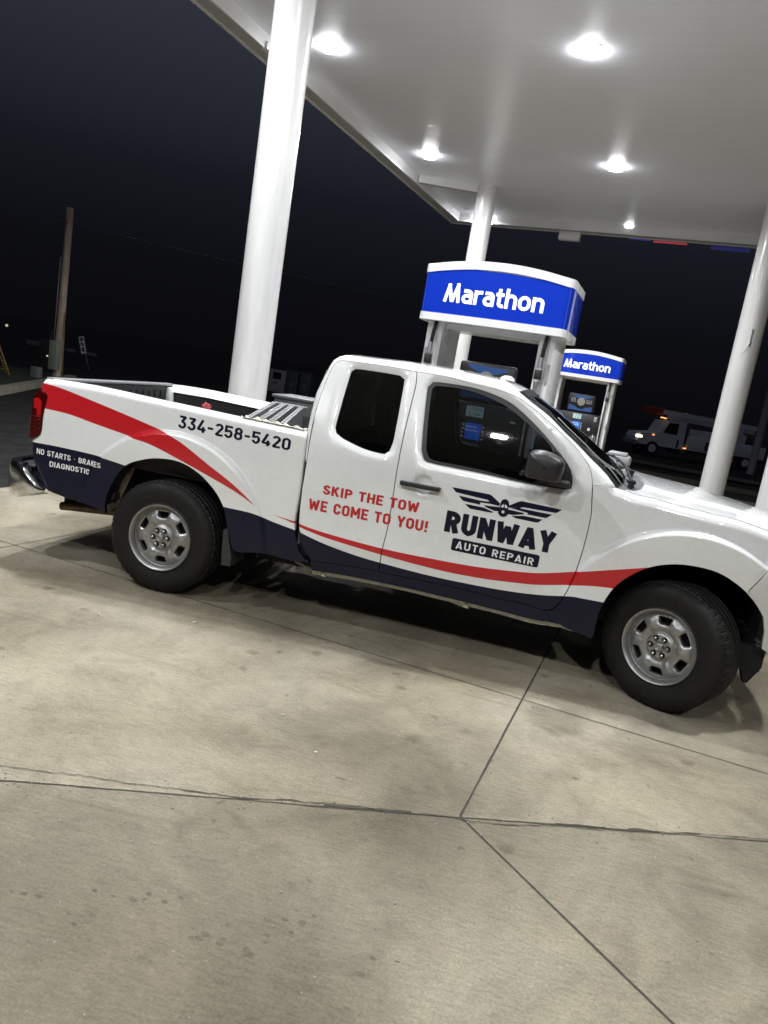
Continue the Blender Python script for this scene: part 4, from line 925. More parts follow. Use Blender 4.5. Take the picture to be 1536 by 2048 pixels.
# grit on the slab near the cracks
b = MB()
for k in range(150):
    a = rng.uniform(-2.2, 1.6); p = ORG+ja*a+np.array((-ja[1], ja[0]))*rng.normal(0, .045); r = rng.uniform(.0012, .0038)
    b.box((p[0], p[1], r*.5), (2*r, 1.6*r, 1.2*r), M=Matrix.Rotation(rng.uniform(0, 3), 3, 'Z'))
for k in range(60):
    p = (rng.uniform(-.6, 3.4), rng.uniform(-2.4, -.2)); r = rng.uniform(.0015, .0045); b.box((p[0], p[1], r*.5), (2*r, 1.5*r, r), M=Matrix.Rotation(rng.uniform(0, 3), 3, 'Z'))
tag(b.make('gravel_grit', mat('grit', (.26, .24, .20), .9)), 'tiny pale grit scattered along the cracked concrete joint', 'grit', kind='stuff')
for (x, y, r) in ((.47, -.32, .007), (1.37, -1.17, .005), (1.62, -1.42, .006)):
    b = MB(); pts = [(x+r*(.7+.5*rng.random())*math.cos(t)*1.6, y+r*(.7+.5*rng.random())*math.sin(t)) for t in np.linspace(0, 2*math.pi, 9, endpoint=False)]
    b.prism(pts, .003, .006, axis='z'); o = b.make('litter_scrap', mat('litter_white', (.5, .5, .47), .6)); tag(o, {0: 'white paper scrap lying on the concrete just below the rear wheel', 1: 'white pebble scrap on the slab left of the cracked joint', 2: 'small white scrap nearest the cracked joint on the slab'}[[.47, 1.37, 1.62].index(x)], 'litter')
# ------------------------------------------------------------------ canopy
H = 5.8; HF = 5.60
CORN = np.array((-.90, 14.80)); aE = math.radians(80.2); UE = np.array((math.cos(aE), math.sin(aE))); VE = np.array((UE[1], -UE[0]))
def ce(u, v): return CORN-UE*u+VE*v          # u back from the far edge, v right from the left edge
CL, CW = 25.0, 16.5
CEIL, n, l = node_mat('canopy_deck')
pb = n['Principled BSDF']; pb.inputs['Base Color'].default_value = (.76, .79, .88, 1); pb.inputs['Roughness'].default_value = .30
tcn = n.new('ShaderNodeTexCoord'); mp = n.new('ShaderNodeMapping'); l.new(tcn.outputs['Object'], mp.inputs[0]); mp.inputs['Rotation'].default_value = (0, 0, math.pi/2-aE)
sp = n.new('ShaderNodeSeparateXYZ'); l.new(mp.outputs[0], sp.inputs[0])
rib = mth(n, l, 'LESS_THAN', mth(n, l, 'FRACT', mth(n, l, 'MULTIPLY', sp.outputs['Y'], 1/.305)), .06)
nz = noise_node(n, l, mp.outputs[0], 1.3, 3, .5)
bpn = n.new('ShaderNodeBump'); bpn.inputs['Strength'].default_value = .3; bpn.inputs['Distance'].default_value = .02
l.new(mth(n, l, 'SUBTRACT', mth(n, l, 'MULTIPLY', nz, 1.2), mth(n, l, 'MULTIPLY', rib, .35)), bpn.inputs['Height']); l.new(bpn.outputs[0], pb.inputs['Normal'])
seam = mth(n, l, 'LESS_THAN', mth(n, l, 'FRACT', mth(n, l, 'MULTIPLY', sp.outputs['Y'], 1/.305)), .045)
blot = ramp(n, l, noise_node(n, l, mp.outputs[0], .9, 5, .6), [(.3, (.86, .885, .97)), (.7, (.90, .925, 1.0))])
l.new(mix(n, l, 'MULTIPLY', mth(n, l, 'MULTIPLY', seam, .25), blot, (.72, .72, .74)), pb.inputs['Base Color'])
CAN = empty('canopy', tuple(ce(CL/2, CW/2))+(0,), 'white flat canopy roof over the fuel pumps with square lamps in its ceiling', 'canopy')
def slab(name, u0, u1, v0, v1, z0, z1, m, parent, bev=0):
    q = [ce(u0, v0), ce(u1, v0), ce(u1, v1), ce(u0, v1)]; b = MB().prism([tuple(p) for p in q], z0, z1, axis='z'); return b.make(name, m, parent)
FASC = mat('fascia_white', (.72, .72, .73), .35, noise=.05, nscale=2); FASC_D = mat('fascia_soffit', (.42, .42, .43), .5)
slab('ceiling', .24, CL-.24, .24, CW-.24, H, H+.08, CEIL, CAN)
for nm, a in (('fascia', (0, CL, 0, .05)), ('fascia', (0, .05, .05, CW)), ('fascia', (.05, CL, CW-.05, CW)), ('fascia', (CL-.05, CL, .05, CW-.05))):
    slab(nm, *a, HF, HF+1.0, FASC, CAN)
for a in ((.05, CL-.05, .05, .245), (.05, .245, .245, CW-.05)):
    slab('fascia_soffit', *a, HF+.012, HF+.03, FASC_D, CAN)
for a in ((.245, CL-.3, .245, .275), (.245, .275, .275, CW-.3)):
    slab('fascia_lip', *a, HF+.015, H+.02, FASC, CAN)
slab('roof_deck', .05, CL-.05, .05, CW-.05, HF+.9, HF+.95, FASC, CAN)
q0 = ce(3.25, .275); b = MB()
q1 = np.array((.10, 11.86)); d = q1-q0; L = np.linalg.norm(d)
b.box(((q0[0]+q1[0])/2, (q0[1]+q1[1])/2, H-.075), (L, .16, .15), M=Matrix.Rotation(math.atan2(d[1], d[0]), 3, 'Z')); b.make('gutter_box', FASC, CAN)
slab('fascia_patch', 8.9, 9.3, .22, .31, HF+.005, HF+.10, FASC, CAN)
# junction box under the far fascia and the two lit bars beyond
b = MB(); c = ce(.10, 3.0); b.box((c[0], c[1], HF-.09), (.50, .20, .20), bev=.02, M=Matrix.Rotation(aE-math.pi/2, 3, 'Z')); b.make('junction_box', FASC, CAN, 40)
def led(name, v0, v1, z0, z1, colr, st):
    q = [ce(-.03, v0), ce(-.01, v0), ce(-.01, v1), ce(-.03, v1)]; MB().prism([tuple(p) for p in q], z0, z1, axis='z').make(name, mat(name+'_glow', colr, .5, emit=colr, estr=st), CAN)
led('red_light_bar', 4.87, 5.60, HF-.045, HF-.010, (.8, .08, .11), .22); led('blue_light_bar', 4.35, 4.80, HF-.02, HF-.004, (.08, .09, .55), .15); led('blue_light_panel', 6.10, 6.9, HF-.10, HF-.012, (.035, .04, .24), .18)
# canopy lamps
LENS = mat('lamp_lens', (.9, .9, .9), .4, emit=(.98, .99, 1), estr=LENS_E); HOUS = mat('lamp_housing', (.85, .85, .85), .4)
LP = [(i, j) for i in range(-1, 3) for j in (-1, 0)]+[(-2, -1), (-1, 1), (-3, -1), (-3, 0), (-3, 1)]
ln0 = None; names = {(-1): 'leftmost row', 0: 'middle row', 1: 'right row'}
LAB = {(0, -1): 'square canopy lamp nearest the tall front column', (0, 0): 'square canopy lamp nearest the top edge of the picture', (1, -1): 'square canopy lamp above the left fascia, second in its row', (1, 0): 'square canopy lamp second down the middle row, above the pump signs', (2, 0): 'smallest square canopy lamp by the far fascia and junction box', (2, -1): 'square canopy lamp hidden behind the far column top'}
for (i, j) in LP:
    x, y = 1.98+i*.67+j*3.39, 5.42+i*4.25-j*.43
    if i == -3: x, y = 1.64+j*3.39, -6.25-j*.43
    lab = LAB.get((i, j), 'square canopy lamp out of the picture, overhead behind the viewer' if i < 0 else 'square canopy lamp out of the picture to the right')
    if ln0 is None:
        r_ = empty('canopy_lamp', (x, y, H), lab, 'ceiling lamp', 'square lamps in the canopy ceiling', aV); LOCAL[0] = True
        b = MB(); b.box((0, 0, -.004), (.29, .29, .008), bev=.002); b.make('housing', HOUS, r_, 40)
        b = MB(); q = [rr(-s_, -s_, s_, s_, s_*.55) for s_ in (.135, .128, .105, .06, .01)]
        G = np.array([[(x, y, z) for x, y in w+[w[0]]] for w, z in zip(q, (-.009, -.032, -.052, -.062, -.064))]); b.grid(G); b.make('lens', LENS, r_); LOCAL[0] = False; ln0 = r_
        ld = bpy.data.lights.new('lamp_light', 'AREA'); ld.shape = 'SQUARE'; ld.size = .24; ld.energy = LAMP_W; ld.spread = math.radians(172); ld.color = (.955, .98, 1.0)
        lo_ = bpy.data.objects.new('lamp_light', ld); col.objects.link(lo_); lo_.parent = r_; lo_.location = (0, 0, -.10)
    else:
        r_ = ln0.copy(); col.objects.link(r_); r_.location = (x, y, H); copy_kids(ln0, r_); r_['label'] = lab
# columns on their islands
COLM = mat('column_white', (.68, .675, .67), .28, noise=.18, nscale=5, stretch=(1, 1, .12), coat=.4)
ISL = mat('island_concrete', (.36, .35, .32), .8, noise=.3, nscale=5, bump=.3); STEELK = mat('kerb_steel', (.35, .34, .32), .45, metal=.5, noise=.3)
C1, C2 = np.array((-.84, 3.17)), np.array((.24, 11.80))
CG = 'white round columns holding up the canopy'
def column(p, r, lab):
    b = MB(); n_ = 40; zs = np.linspace(.15, H+.02, 8); G = np.array([[(r*math.cos(t), r*math.sin(t), z) for t in np.linspace(0, 2*math.pi, n_+1)] for z in zs]); b.grid(G)
    o = b.make('canopy_column', COLM, None, True); bmm = o.data; o.location = (p[0], p[1], 0); tag(o, lab, 'column', CG); return o
column(C1, .203, 'thick white canopy column rising from behind the truck bed')
column(C2, .203, 'white canopy column standing behind the large pump sign, with a gutter box at its top')
c4 = column(C1+V2*5.28, .203, 'white canopy column cut off by the right edge of the picture, behind the hood')
c3 = column(C2+V2*5.53, .231, 'white canopy column right of the small pump sign, with a dented patch')
b = MB(); b.box((0, 0, .02), (.10, .012, .3), bev=.004); 
# torn and folded wrap on the right column
r = .2335; LOCAL[0] = True
def cyp(t, z, e=0.): return ((r+e)*math.cos(t), (r+e)*math.sin(t), z)
tA = -math.pi/2-.05; zz = np.linspace(3.24, 3.56, 16); jl = rng.uniform(-.12, .0, 16); jr = rng.uniform(.04, .16, 16)
b = MB().grid(np.array([[cyp(tA+a, z), cyp(tA+(a+c_)/2, z), cyp(tA+c_, z)] for z, a, c_ in zip(zz, jl, jr)])); b.make('torn_wrap', mat('torn_wrap_grey', (.22, .21, .19), .8, noise=.7, nscale=60), c3, True)
b = MB(); b.add([cyp(tA-.02, 3.30, .012), cyp(tA-.05, 3.42, .006), cyp(tA-.42, 3.16, .002), cyp(tA-.48, 3.02, .002), cyp(tA-.10, 3.24, .02)], [(0, 1, 2), (0, 2, 3), (0, 3, 4)]); b.make('wrap_fold', COLM, c3, fix=False); LOCAL[0] = False
for k, (p, lab) in enumerate(((C1, 'low concrete pump island under the nearer column and large pump'), (C2, 'low concrete pump island under the farther column and small pump'))):
    q = rr(-.75, -.55, 6.0, .55, .5); w = [tuple(p+V2*a+U2*c_) for a, c_ in q]
    o = MB().prism(w, 0.0, .16, axis='z').make('pump_island', ISL); tag(o, lab, 'pump island', 'pump islands')
    q2 = rr(-.77, -.57, 6.02, .57, .5)
    G = np.array([[tuple(p+V2*a+U2*c_)+(z,) for a, c_ in q2+[q2[0]]] for z in (0, .165)]); MB().grid(G).make('steel_kerb', STEELK, None).parent = o
# ------------------------------------------------------------------ fuel dispensers
PW = mat('pump_white', (.76, .76, .755), .28, coat=.3, noise=.04, nscale=6); PBLK = mat('pump_black', (.012, .012, .014), .35, noise=.2, nscale=20)
PBLUE = mat('sign_blue', (.006, .028, .36), .15, coat=.8, emit=(.006, .050, .60), estr=.20); SWHITE = mat('sign_lettering', (.85, .85, .85), .3, emit=(1, 1, 1), estr=.55)
SCRB = mat('screen_blue', (.01, .05, .4), .2, emit=(.035, .20, .95), estr=.85); LCD = mat('lcd_grey', (.3, .38, .38), .3, emit=(.42, .58, .60), estr=.55); LCDB = mat('lcd_digit', (.02, .025, .025), .5)
SWH = mat('sticker_white', (.6, .6, .6), .5); PGR = mat('pump_grey', (.10, .10, .11), .5); HOSE = mat('hose_rubber', (.012, .012, .012), .5); ADB = mat('advert_blue', (.03, .09, .30), .35, emit=(.03, .10, .32), estr=.25)
SCRT = mat('screen_text', (.8, .85, .9), .4, emit=(.8, .9, 1), estr=.8); MET = mat('coupling_metal', (.45, .45, .45), .35, metal=.9)
BIRD = mat('advert_pale', (.42, .42, .40), .5); YEL = mat('advert_yellow', (.6, .42, .03), .5)
def arch_z(u): return 2.705+.062*(1-(u/.62)**2)
def front_y(u): return -.40-.035*(1-(u/.62)**2)
def ltext(name, s, x0, z0, h, m, parent, w=.17, gap=.1, wid=None, yf=None, special=None, lift=.002, shear=0.):
    P, T, wd = text_tris(s, w, gap, special); k = h if wid is None else wid/wd
    X = x0+P[:, 0]*k+P[:, 1]*shear*h; Z = z0+P[:, 1]*h; Y = np.array([yf(a) for a in X])-lift
    return mesh(name, np.c_[X, Y, Z], T, m, parent, True)
MAR = {'M': (.94, [([(.10, -.01), (.30, .94)], 0), ([(.26, .94), (.47, .10), (.52, .10), (.76, .94)], 0), ([(.73, 1), (.84, 0)], 0)])}
def dispenser(loc, lab, num):
    root = empty('fuel_dispenser', loc, lab, 'fuel pump', 'fuel dispensers under the canopy', aV); LOCAL[0] = True
    # cabinet
    b = MB(); b.box((0, 0, .85), (.90, .62, 1.38), bev=.02); b.box((0, -.315, 1.30), (.86, .03, .42), bev=.008); b.box((.365, -.335, 1.30), (.135, .02, .42), bev=.006); b.box((0, -.316, .62), (.86, .02, .82), bev=.006)
    b.box((0, 0, .19), (1.12, .66, .06), bev=.01); cab = b.make('cabinet', PBLK, root, 40)
    # posts
    for sx in (-1, 1):
        b = MB(); rows = []
        for z in np.linspace(.16, 2.26, 10):
            f = (2.26-z)/2.1; xi, xo = .445+.012*f, .598+.012*f
            pr_ = [(xi, -.20), (xi+.004, -.285), (xi+.03, -.30), (xi+.052, -.292), (xi+.066, -.262), (xi+.084, -.262), (xi+.098, -.292), (xo-.012, -.30), (xo, -.285), (xo, .285), (xo-.012, .30), (xi+.004, .285), (xi, .20), (xi, -.20)]
            rows.append([(sx*x, y, z) for x, y in pr_])
        b.grid(np.array(rows)); b.make('post', PW, root, 40)
        b = MB(); b.box((sx*.575, -.303, 1.90), (.03, .006, .16)); b.box((sx*.58, -.303, 1.35), (.022, .006, .10)); b.make('post_sticker', mat('post_sticker_grey', (.35, .35, .34), .5), root)
    b = MB(); b.box((0, .0, 2.20), (.92, .40, .05)); b.make('header_beam', PW, root)
    # hoses with breakaway couplings
    for sx in (-1, 1):
        hx = -.515 if sx < 0 else .515
        b = MB(); b.tube([(hx, -.30, 2.24), (hx-.004, -.33, 2.12), (hx-.006, -.345, 2.02)], .017, 10)
        b.tube([(hx-.018, -.35, 1.74), (hx-.015, -.352, 1.3), (hx-.0, -.36, .85), (hx-.02, -.42, .45), (hx-.09, -.46, .34), (hx-.16, -.44, .5), (hx-.12 if sx > 0 else hx+.05, -.38, .98)], .017, 10); hs = b.make('hose', HOSE, root, True)
        b = MB(); b.cyl((hx-.006, -.345, 2.03), (hx-.010, -.347, 1.94), .019, .022); b.cyl((hx-.014, -.35, 1.82), (hx-.018, -.35, 1.73), .023, .017); b.make('hose_coupling', MET, hs, 40)
        b = MB(); b.box((hx-.012, -.348, 1.88), (.062, .05, .085), bev=.008); b.make('breakaway', HOSE, hs, 40)
    # nozzle and boot
    for sx in (-1, 1):
        nx = .385*sx
        b = MB(); b.box((nx, -.345, .98), (.13, .05, .30), bev=.012); b.make('nozzle_boot', PGR, root, 40)
        b = MB(); b.tube([(nx, -.385, .92), (nx, -.405, 1.03), (nx, -.385, 1.11), (nx, -.365, 1.15)], [.022, .026, .021, .016], 10); b.tube([(nx+.0, -.44, .98), (nx, -.45, 1.05), (nx, -.41, 1.10)], .008, 6); b.make('nozzle', MET, root, True)
    # screens, stickers
    fy = lambda a: -.331
    b = MB(); b.box((0, -.331, 1.47), (.165, .008, .095), bev=.002); lcd = b.make('price_display', LCD, root)
    ltext('display_digits', '79.07' if num is None else '8.751', -.03, 1.480, .028, LCDB, lcd, .13, .1, .10, lambda a: -.3355)
    ltext('display_digits', '21.376' if num is None else '3.125', -.045, 1.438, .020, LCDB, lcd, .12, .1, .10, lambda a: -.3355)
    b = MB(); b.box((.012, -.331, 1.29), (.145, .008, .15), bev=.002); sc_ = b.make('card_screen', SCRB, root)
    ltext('screen_text', 'SELECT PAYMENT' if num else 'PLEASE WAIT', -.07, 1.325, .012, SCRT, sc_, .16, .12, .12, lambda a: -.3355)
    ltext('screen_text', 'PAY INSIDE', -.07, 1.293, .012, SCRT, sc_, .16, .12, .13, lambda a: -.3355)
    for k in range(4):
        for sx in (-1, 1): b = MB(); b.box((.012+.098*sx, -.333, 1.34-k*.036), (.020, .01, .016), bev=.003); b.make('screen_key', SWH, root, 40)
    b = MB(); b.box((.0, -.331, 1.10), (.17, .014, .16), bev=.005); b.make('key_pad', PGR, root, 40)
    b = MB(); b.box((.30, -.334, 1.245), (.10, .006, .055)); b.make('fuel_sticker', SWH, root)
    b = MB(); b.box((.365, -.347, 1.43), (.05, .004, .018)); b.make('pump_sticker', SWH, root)
    b = MB(); b.box((.30, -.333, 1.47), (.045, .006, .035)); b.make('card_sticker', mat('sticker_violet', (.10, .08, .24), .5), root)
    if num: ltext('pump_number', num, .335, 1.450, .055, SWH, root, .2, .12, None, lambda a: -.346)
    # advert panel on top
    b = MB(); b.box((.0, -.10, 1.735), (.54, .09, .37), bev=.025); ad = b.make('advert_panel', PBLK, root, 40)
    ay = lambda a: -.147
    def apoly(name, q, m, lift=.001): return mesh(name, [(a, -.146-lift, c_) for a, c_ in q], [tuple(range(len(q)))], m, ad)
    apoly('advert_band', [(-.19, 1.895)]+[(x, 1.875-.055*math.sin(math.pi*(x+.19)/.40)) for x in np.linspace(-.17, .19, 12)]+[(.21, 1.885)], ADB)
    apoly('advert_foot', [(-.235, 1.585), (.235, 1.585), (.235, 1.69), (.10, 1.66), (.05, 1.62), (-.05, 1.62), (-.10, 1.66), (-.235, 1.69)], ADB)
    apoly('advert_disc', [(.075*math.cos(t), 1.765+.082*math.sin(t)) for t in np.linspace(0, 2*math.pi, 28, endpoint=False)], BIRD, .002)
    apoly('advert_mark', [(-.018, 1.76), (.02, 1.768), (.004, 1.722)], YEL, .004)
    for dx in (-.032, .034): apoly('advert_mark', [(dx+.009*math.cos(t), 1.783+.007*math.sin(t)) for t in np.linspace(0, 2*math.pi, 10, endpoint=False)], PBLK, .004)
    for k, (a, c_) in enumerate((('LOOK', '& TELL ME'), ('ME IN', 'YOU HAVE'), ('THE EYE', 'MAX'))):
        ltext('advert_text', a, -.205, 1.805-k*.032, .022, SWH, ad, .19, .12, .085 if k < 2 else .1, ay, lift=.003)
        ltext('advert_text', c_, .095, 1.795-k*.028, .018, SWH, ad, .18, .12, .115, ay, lift=.003)
    # valance sign: arched top, gently bowed face, rounded ends, both sides
    us = np.linspace(-.62, .62, 33)
    def hull(z0f, z1f, grow, m, name, parent, cap=True):
        ring_ = [(u, front_y(u)-grow) for u in us]+[(.62+.05*math.sin(a)+grow*1.0, -.40+.10-.10*math.cos(a)*1.0) for a in np.linspace(.3, math.pi/2, 5)]
        ring_ += [(x, -y) for x, y in ring_[::-1]]; ring_ += [(-x, y) for x, y in [q for q in ring_ if q[0] > .62][::-1]]
        rows = np.array([[(x, y, zf(max(-.62, min(.62, x)))) for x, y in ring_+[ring_[0]]] for zf in (z0f, z1f)])
        b = MB().grid(rows); 
        if cap:
            for q in range(2): b.add([tuple(v) for v in rows[q][:-1]], [tuple(range(len(ring_)))])
        return b.make(name, m, parent, 35)
    sg = hull(lambda u: 2.285, lambda u: arch_z(u)-.068, 0, PBLUE, 'sign_face', root)
    hull(lambda u: 2.222, lambda u: 2.287, .006, PW, 'sign_trim', root); hull(lambda u: arch_z(u)-.070, arch_z, .006, PW, 'sign_trim', root)
    ltext('sign_lettering', 'Marathon', -.455, 2.392, .168, SWHITE, sg, .175, .065, .91, front_y, MAR, .003)
    LOCAL[0] = False
    return root
p1 = C1+V2*2.60; p2 = C2+V2*2.76
dispenser((p1[0], p1[1], 0), 'larger nearer fuel pump with a blue arched sign, standing behind the truck cab', None)
dispenser((p2[0], p2[1], 0), 'smaller farther fuel pump numbered 19, seen right of the truck windscreen', '19')
# grey service bin on the near island
pbn = C1+V2*3.89; r_ = empty('service_bin', (pbn[0], pbn[1], .16), 'grey plastic windscreen service bin with a ribbed lid beyond the truck wipers', 'bin', None, aV); LOCAL[0] = True
b = MB(); b.box((0, -.0, .52), (.21, .34, 1.04), bev=.025); b.make('bin_body', MGREY, r_, 40)
b = MB(); b.box((0, 0, 1.09), (.235, .37, .10), bev=.03); b.box((0, -.19, 1.075), (.15, .02, .035), bev=.008); b.box((0, 0, 1.15), (.16, .30, .03), bev=.012); b.make('bin_lid', mat('lid_grey', (.24, .24, .245), .45), r_, 40); LOCAL[0] = False
# ------------------------------------------------------------------ load in the truck bed
SIL = mat('aluminium', (.20, .20, .205), .5, metal=.5, noise=.1, nscale=20)
TL_, TR_, BL_, BR_ = (np.array(a) for a in ((.383, .75, 1.351), (.619, .75, 1.346), (.425, .20, 1.262), (.694, .20, 1.256)))
def rp(a, t, up=0.): return (BL_*(1-a)+BR_*a)*(1-t)+(TL_*(1-a)+TR_*a)*t+np.array((0, 0, up))
RP = empty('loading_ramp', (.53, .47, 1.2), 'folded perforated aluminium ramp leaning in the truck bed behind the cab', 'ramp')
for a0, a1 in ((0, .13), (.29, .44), (.56, .71), (.87, 1.0)):
    b = MB(); q = [rp(a0, -.15), rp(a1, -.15), rp(a1, 1), rp(a0, 1)]; b.add([tuple(p) for p in q]+[tuple(p-np.array((0, 0, .03))) for p in q], [(0, 1, 2, 3), (0, 4, 5, 1), (1, 5, 6, 2), (2, 6, 7, 3), (3, 7, 4, 0)])
    o = b.make('ramp_rail', SIL, RP)
    h = MB()
    for t in np.linspace(-.1, .96, 13):
        for ac in ((.35, .65) if .2 < a0 < .8 else (.5,)):
            a = a0+(a1-a0)*ac; da = (a1-a0)*(.17 if .2 < a0 < .8 else .26); q = [rp(a-da, t, .0015), rp(a+da, t+.006, .0015), rp(a+da, t+.034, .0015), rp(a-da, t+.028, .0015)]; h.add(q, [(0, 1, 2, 3)])
    h.make('ramp_hole', DARK, o)
b = MB(); q = [rp(0, 1), rp(1, 1)]; b.box((.50, .80, 1.335), (.26, .05, .03), bev=.006); b.make('ramp_end', SIL, RP, 40)
b = MB(); b.prism([(.18, 1.24), (.75, 1.24), (.68, .80), (.25, .80)], 0, .01, axis='x'); 
b = MB(); b.add([tuple(rp(1.0, -.1, -.005)), tuple(rp(1.0, 1, -.005)), (.64, .80, .80), (.72, .22, .80)], [(0, 1, 2, 3)]); b.box((.56, .5, 1.02), (.26, .5, .36)); b.make('ramp_side', mat('ramp_grey', (.09, .09, .095), .5), RP)
BXT = empty('tool_chest', (.42, 1.15, .78), 'dark grey flat topped tool chest in the truck bed beyond the ramp', 'tool chest')
b = MB(); b.box((.56, 1.15, 1.08), (.50, .40, .60), bev=.015); b.make('chest_body', mat('chest_grey', (.07, .073, .078), .45, noise=.15), BXT, 40)
b = MB(); b.box((.56, 1.15, 1.385), (.53, .43, .025), bev=.008); b.make('chest_lid', mat('chest_lid_grey', (.11, .115, .12), .45, noise=.15), BXT, 40)
b = MB()
bm = bmesh.new(); bmesh.ops.create_icosphere(bm, subdivisions=3, radius=.026)
for v in bm.verts: d = 1+.28*math.sin(v.co.x*190)*math.cos(v.co.y*160+v.co.z*130)+.12*rng.normal()*.5; v.co *= d
me = bpy.data.meshes.new('shop_rag'); bm.to_mesh(me); bm.free(); me.materials.append(mat('pink_rag', (.42, .07, .09), .9, noise=.3, nscale=60)); o = bpy.data.objects.new('shop_rag', me); col.objects.link(o); o.location = (.172, .13, 1.280); tag(o, 'crumpled pink rag lying on the truck bed rail', 'rag')
rows = []
xs = np.linspace(.44, .87, 40)
for t in np.linspace(0, 1, 7):
    rows.append([(x, .075+.075*t, float(np.interp(x, [p[0] for p in D['bed_top']], [p[1] for p in D['bed_top']]))+.004+.010*math.sin(x*47+t*3)*math.sin(t*math.pi)+.008*math.sin(x*91+t*5)*t+.004*rng.random()) for x in xs])
o = MB().grid(np.array(rows)).make('plastic_wrap', mat('wrap_cream', (.42, .38, .28), .35, noise=.5, nscale=35), None, True, fix=False); tag(o, 'crumpled cream plastic strip along the bed rail beside the ramp', 'plastic strip')
# ------------------------------------------------------------------ background
GRASS = mat('grass_verge', (.030, .036, .012), .9, noise=.6, nscale=4, bump=1.0, bscale=60); KERB = mat('kerb_concrete', (.30, .27, .20), .85, noise=.3, nscale=4); DIRT = mat('dirt', (.05, .030, .016), .95, noise=.5, nscale=2)
kd = np.array((-9.9074+9.0009, 11.7936-9.7946)); kd /= np.linalg.norm(kd); kn = np.array((-kd[1], kd[0])); K0 = np.array((-9.45, 10.79))
def kq(a0, a1, b0, b1): return [tuple(K0+kd*a+kn*b_) for a, b_ in ((a0, b0), (a1, b0), (a1, b1), (a0, b1))]
o = MB().prism(kq(-14, 5.5, 0, .22), -.01, .14, axis='z').make('kerb', KERB); tag(o, kind='structure')
q = [tuple(K0+kd*a+kn*b_) for a, b_ in ((-14, .22), (5.5, .22), (14, 30), (14, 120), (-60, 120), (-60, .22))]
o = sheet('grass_verge', q, .10, GRASS)
o = sheet('dirt_bank', [tuple(K0+kd*a+kn*b_) for a, b_ in ((-40, 2.6), (7, 2.6), (13, 24), (-40, 24))], .106, DIRT)
for k, (y0, y1, z) in enumerate(((18.6, 20.6, .006), (24.2, 26.2, .007))):
    q = [(-3+.0, y0+1.4), (22, y0-3.5), (22, y1-3.5), (-3, y1+1.4)]; sheet('grass_strip', q, z, mat('dry_grass', (.075, .066, .034), .95, noise=.6, nscale=3, bump=.8))
WOOD = mat('pole_wood', (.66, .53, .42), .85, noise=.55, nscale=5, stretch=(4, 4, .25), bump=.5, bscale=30)
PL = empty('utility_pole', (-11.31, 14.35, .0), 'weathered brown wooden utility pole standing beyond the tailgate', 'utility pole')
b = MB(); b.cyl((-11.38, 14.40, 0), (-11.31, 14.35, 4.73), .115, .092, 20); b.make('pole_shaft', WOOD, PL, 50)
b = MB(); b.tube([(-11.42, 14.22, 1.1), (-11.415, 14.24, 3.4)], .016, 8); b.make('conduit', mat('conduit_grey', (.22, .22, .22), .5), PL, True)
b = MB(); b.box((-11.5, 14.25, 4.33), (.42, .03, .03)); b.cyl((-11.12, 14.3, 4.31), (-11.08, 14.3, 4.30), .02); b.make('wire_bracket', MGREY, PL)
CABN = empty('meter_cabinet', (-11.35, 14.0, .3), 'pale grey green electrical meter cabinet fixed beside the wooden pole', 'electrical cabinet')
b = MB(); b.box((-11.235, 14.05, .73), (.25, .18, .80), bev=.012); b.make('cabinet_box', mat('cabinet_green', (.27, .29, .235), .5, noise=.2, nscale=5), CABN, 40)
b = MB(); b.box((-11.56, 14.12, .72), (.34, .20, .80), bev=.012); b.tube([(-11.45, 14.12, 1.1), (-11.44, 14.14, 1.35), (-11.36, 14.2, 1.4)], .015, 6); b.make('cabinet_side', mat('cabinet_shade', (.02, .02, .02), .5), CABN, 40)  # cabinet's turned-away side as a second box, shade put into its dark colour
b = MB(); b.cyl((-11.41, 13.99, .68), (-11.41, 13.97, .68), .022, n=14); b.make('meter_glass_glare', mat('meter_glass_glare', (.6, .6, .6), .05, emit=(1, 1, .95), estr=.6), CABN)  # glare on the meter glass put in as a glow; not a lamp
b = MB(); b.box((-11.16, 13.25, .19), (.24, .18, .38), bev=.012); o = b.make('utility_pedestal', mat('pedestal_grey', (.17, .18, .175), .6, noise=.2), None, 40); tag(o, 'short grey utility pedestal on the grass left of the pole', 'pedestal')
YELM = mat('guard_yellow', (.24, .17, .045), .5, noise=.3)
b = MB(); b.tube([(-11.05, 14.2, .0), (-11.13, 14.2, 1.92)], .022, 8); o = b.make('guy_guard', YELM, None, True); tag(o, 'slim yellow pipe standing right of the wooden pole', 'pole guard')
b = MB(); b.tube([(-11.33, 12.5, .02), (-11.95, 12.5, 1.25)], .025, 8); b.tube([(-11.45, 12.5, .12), (-12.0, 12.5, 1.12)], .018, 8); b.tube([(-11.5, 12.5, .22), (-12.0, 12.5, .25)], .014, 6); o = b.make('guy_guard', YELM, None, True); tag(o, 'pair of slanting yellow guards at the left edge of the picture', 'guy guard')
SG = empty('street_sign', (-15.17, 21.55, 0), 'narrow white upright sign with sideways black letters leaning on a thin post', 'sign')
b = MB(); b.tube([(-15.17, 21.53, -.03), (-15.60, 21.53, 1.1)], .022, 6); b.make('sign_post', MGREY, SG, True)
b = MB(); G = [(-15.56, 21.50, .575), (-15.35, 21.50, .635), (-15.53, 21.50, 1.26), (-15.75, 21.50, 1.20)]; b.add(G+[(x, y+.02, z) for x, y, z in G], [(0, 1, 2, 3), (4, 7, 6, 5), (0, 4, 5, 1), (1, 5, 6, 2), (2, 6, 7, 3), (3, 7, 4, 0)]); pn = b.make('sign_panel', mat('sign_panel_white', (.85, .85, .85), .5), SG)
P, T, wd = text_tris('ROW', .22, .22); tu = P[:, 0]/wd*.82+.09; tv = P[:, 1]*.62+.19
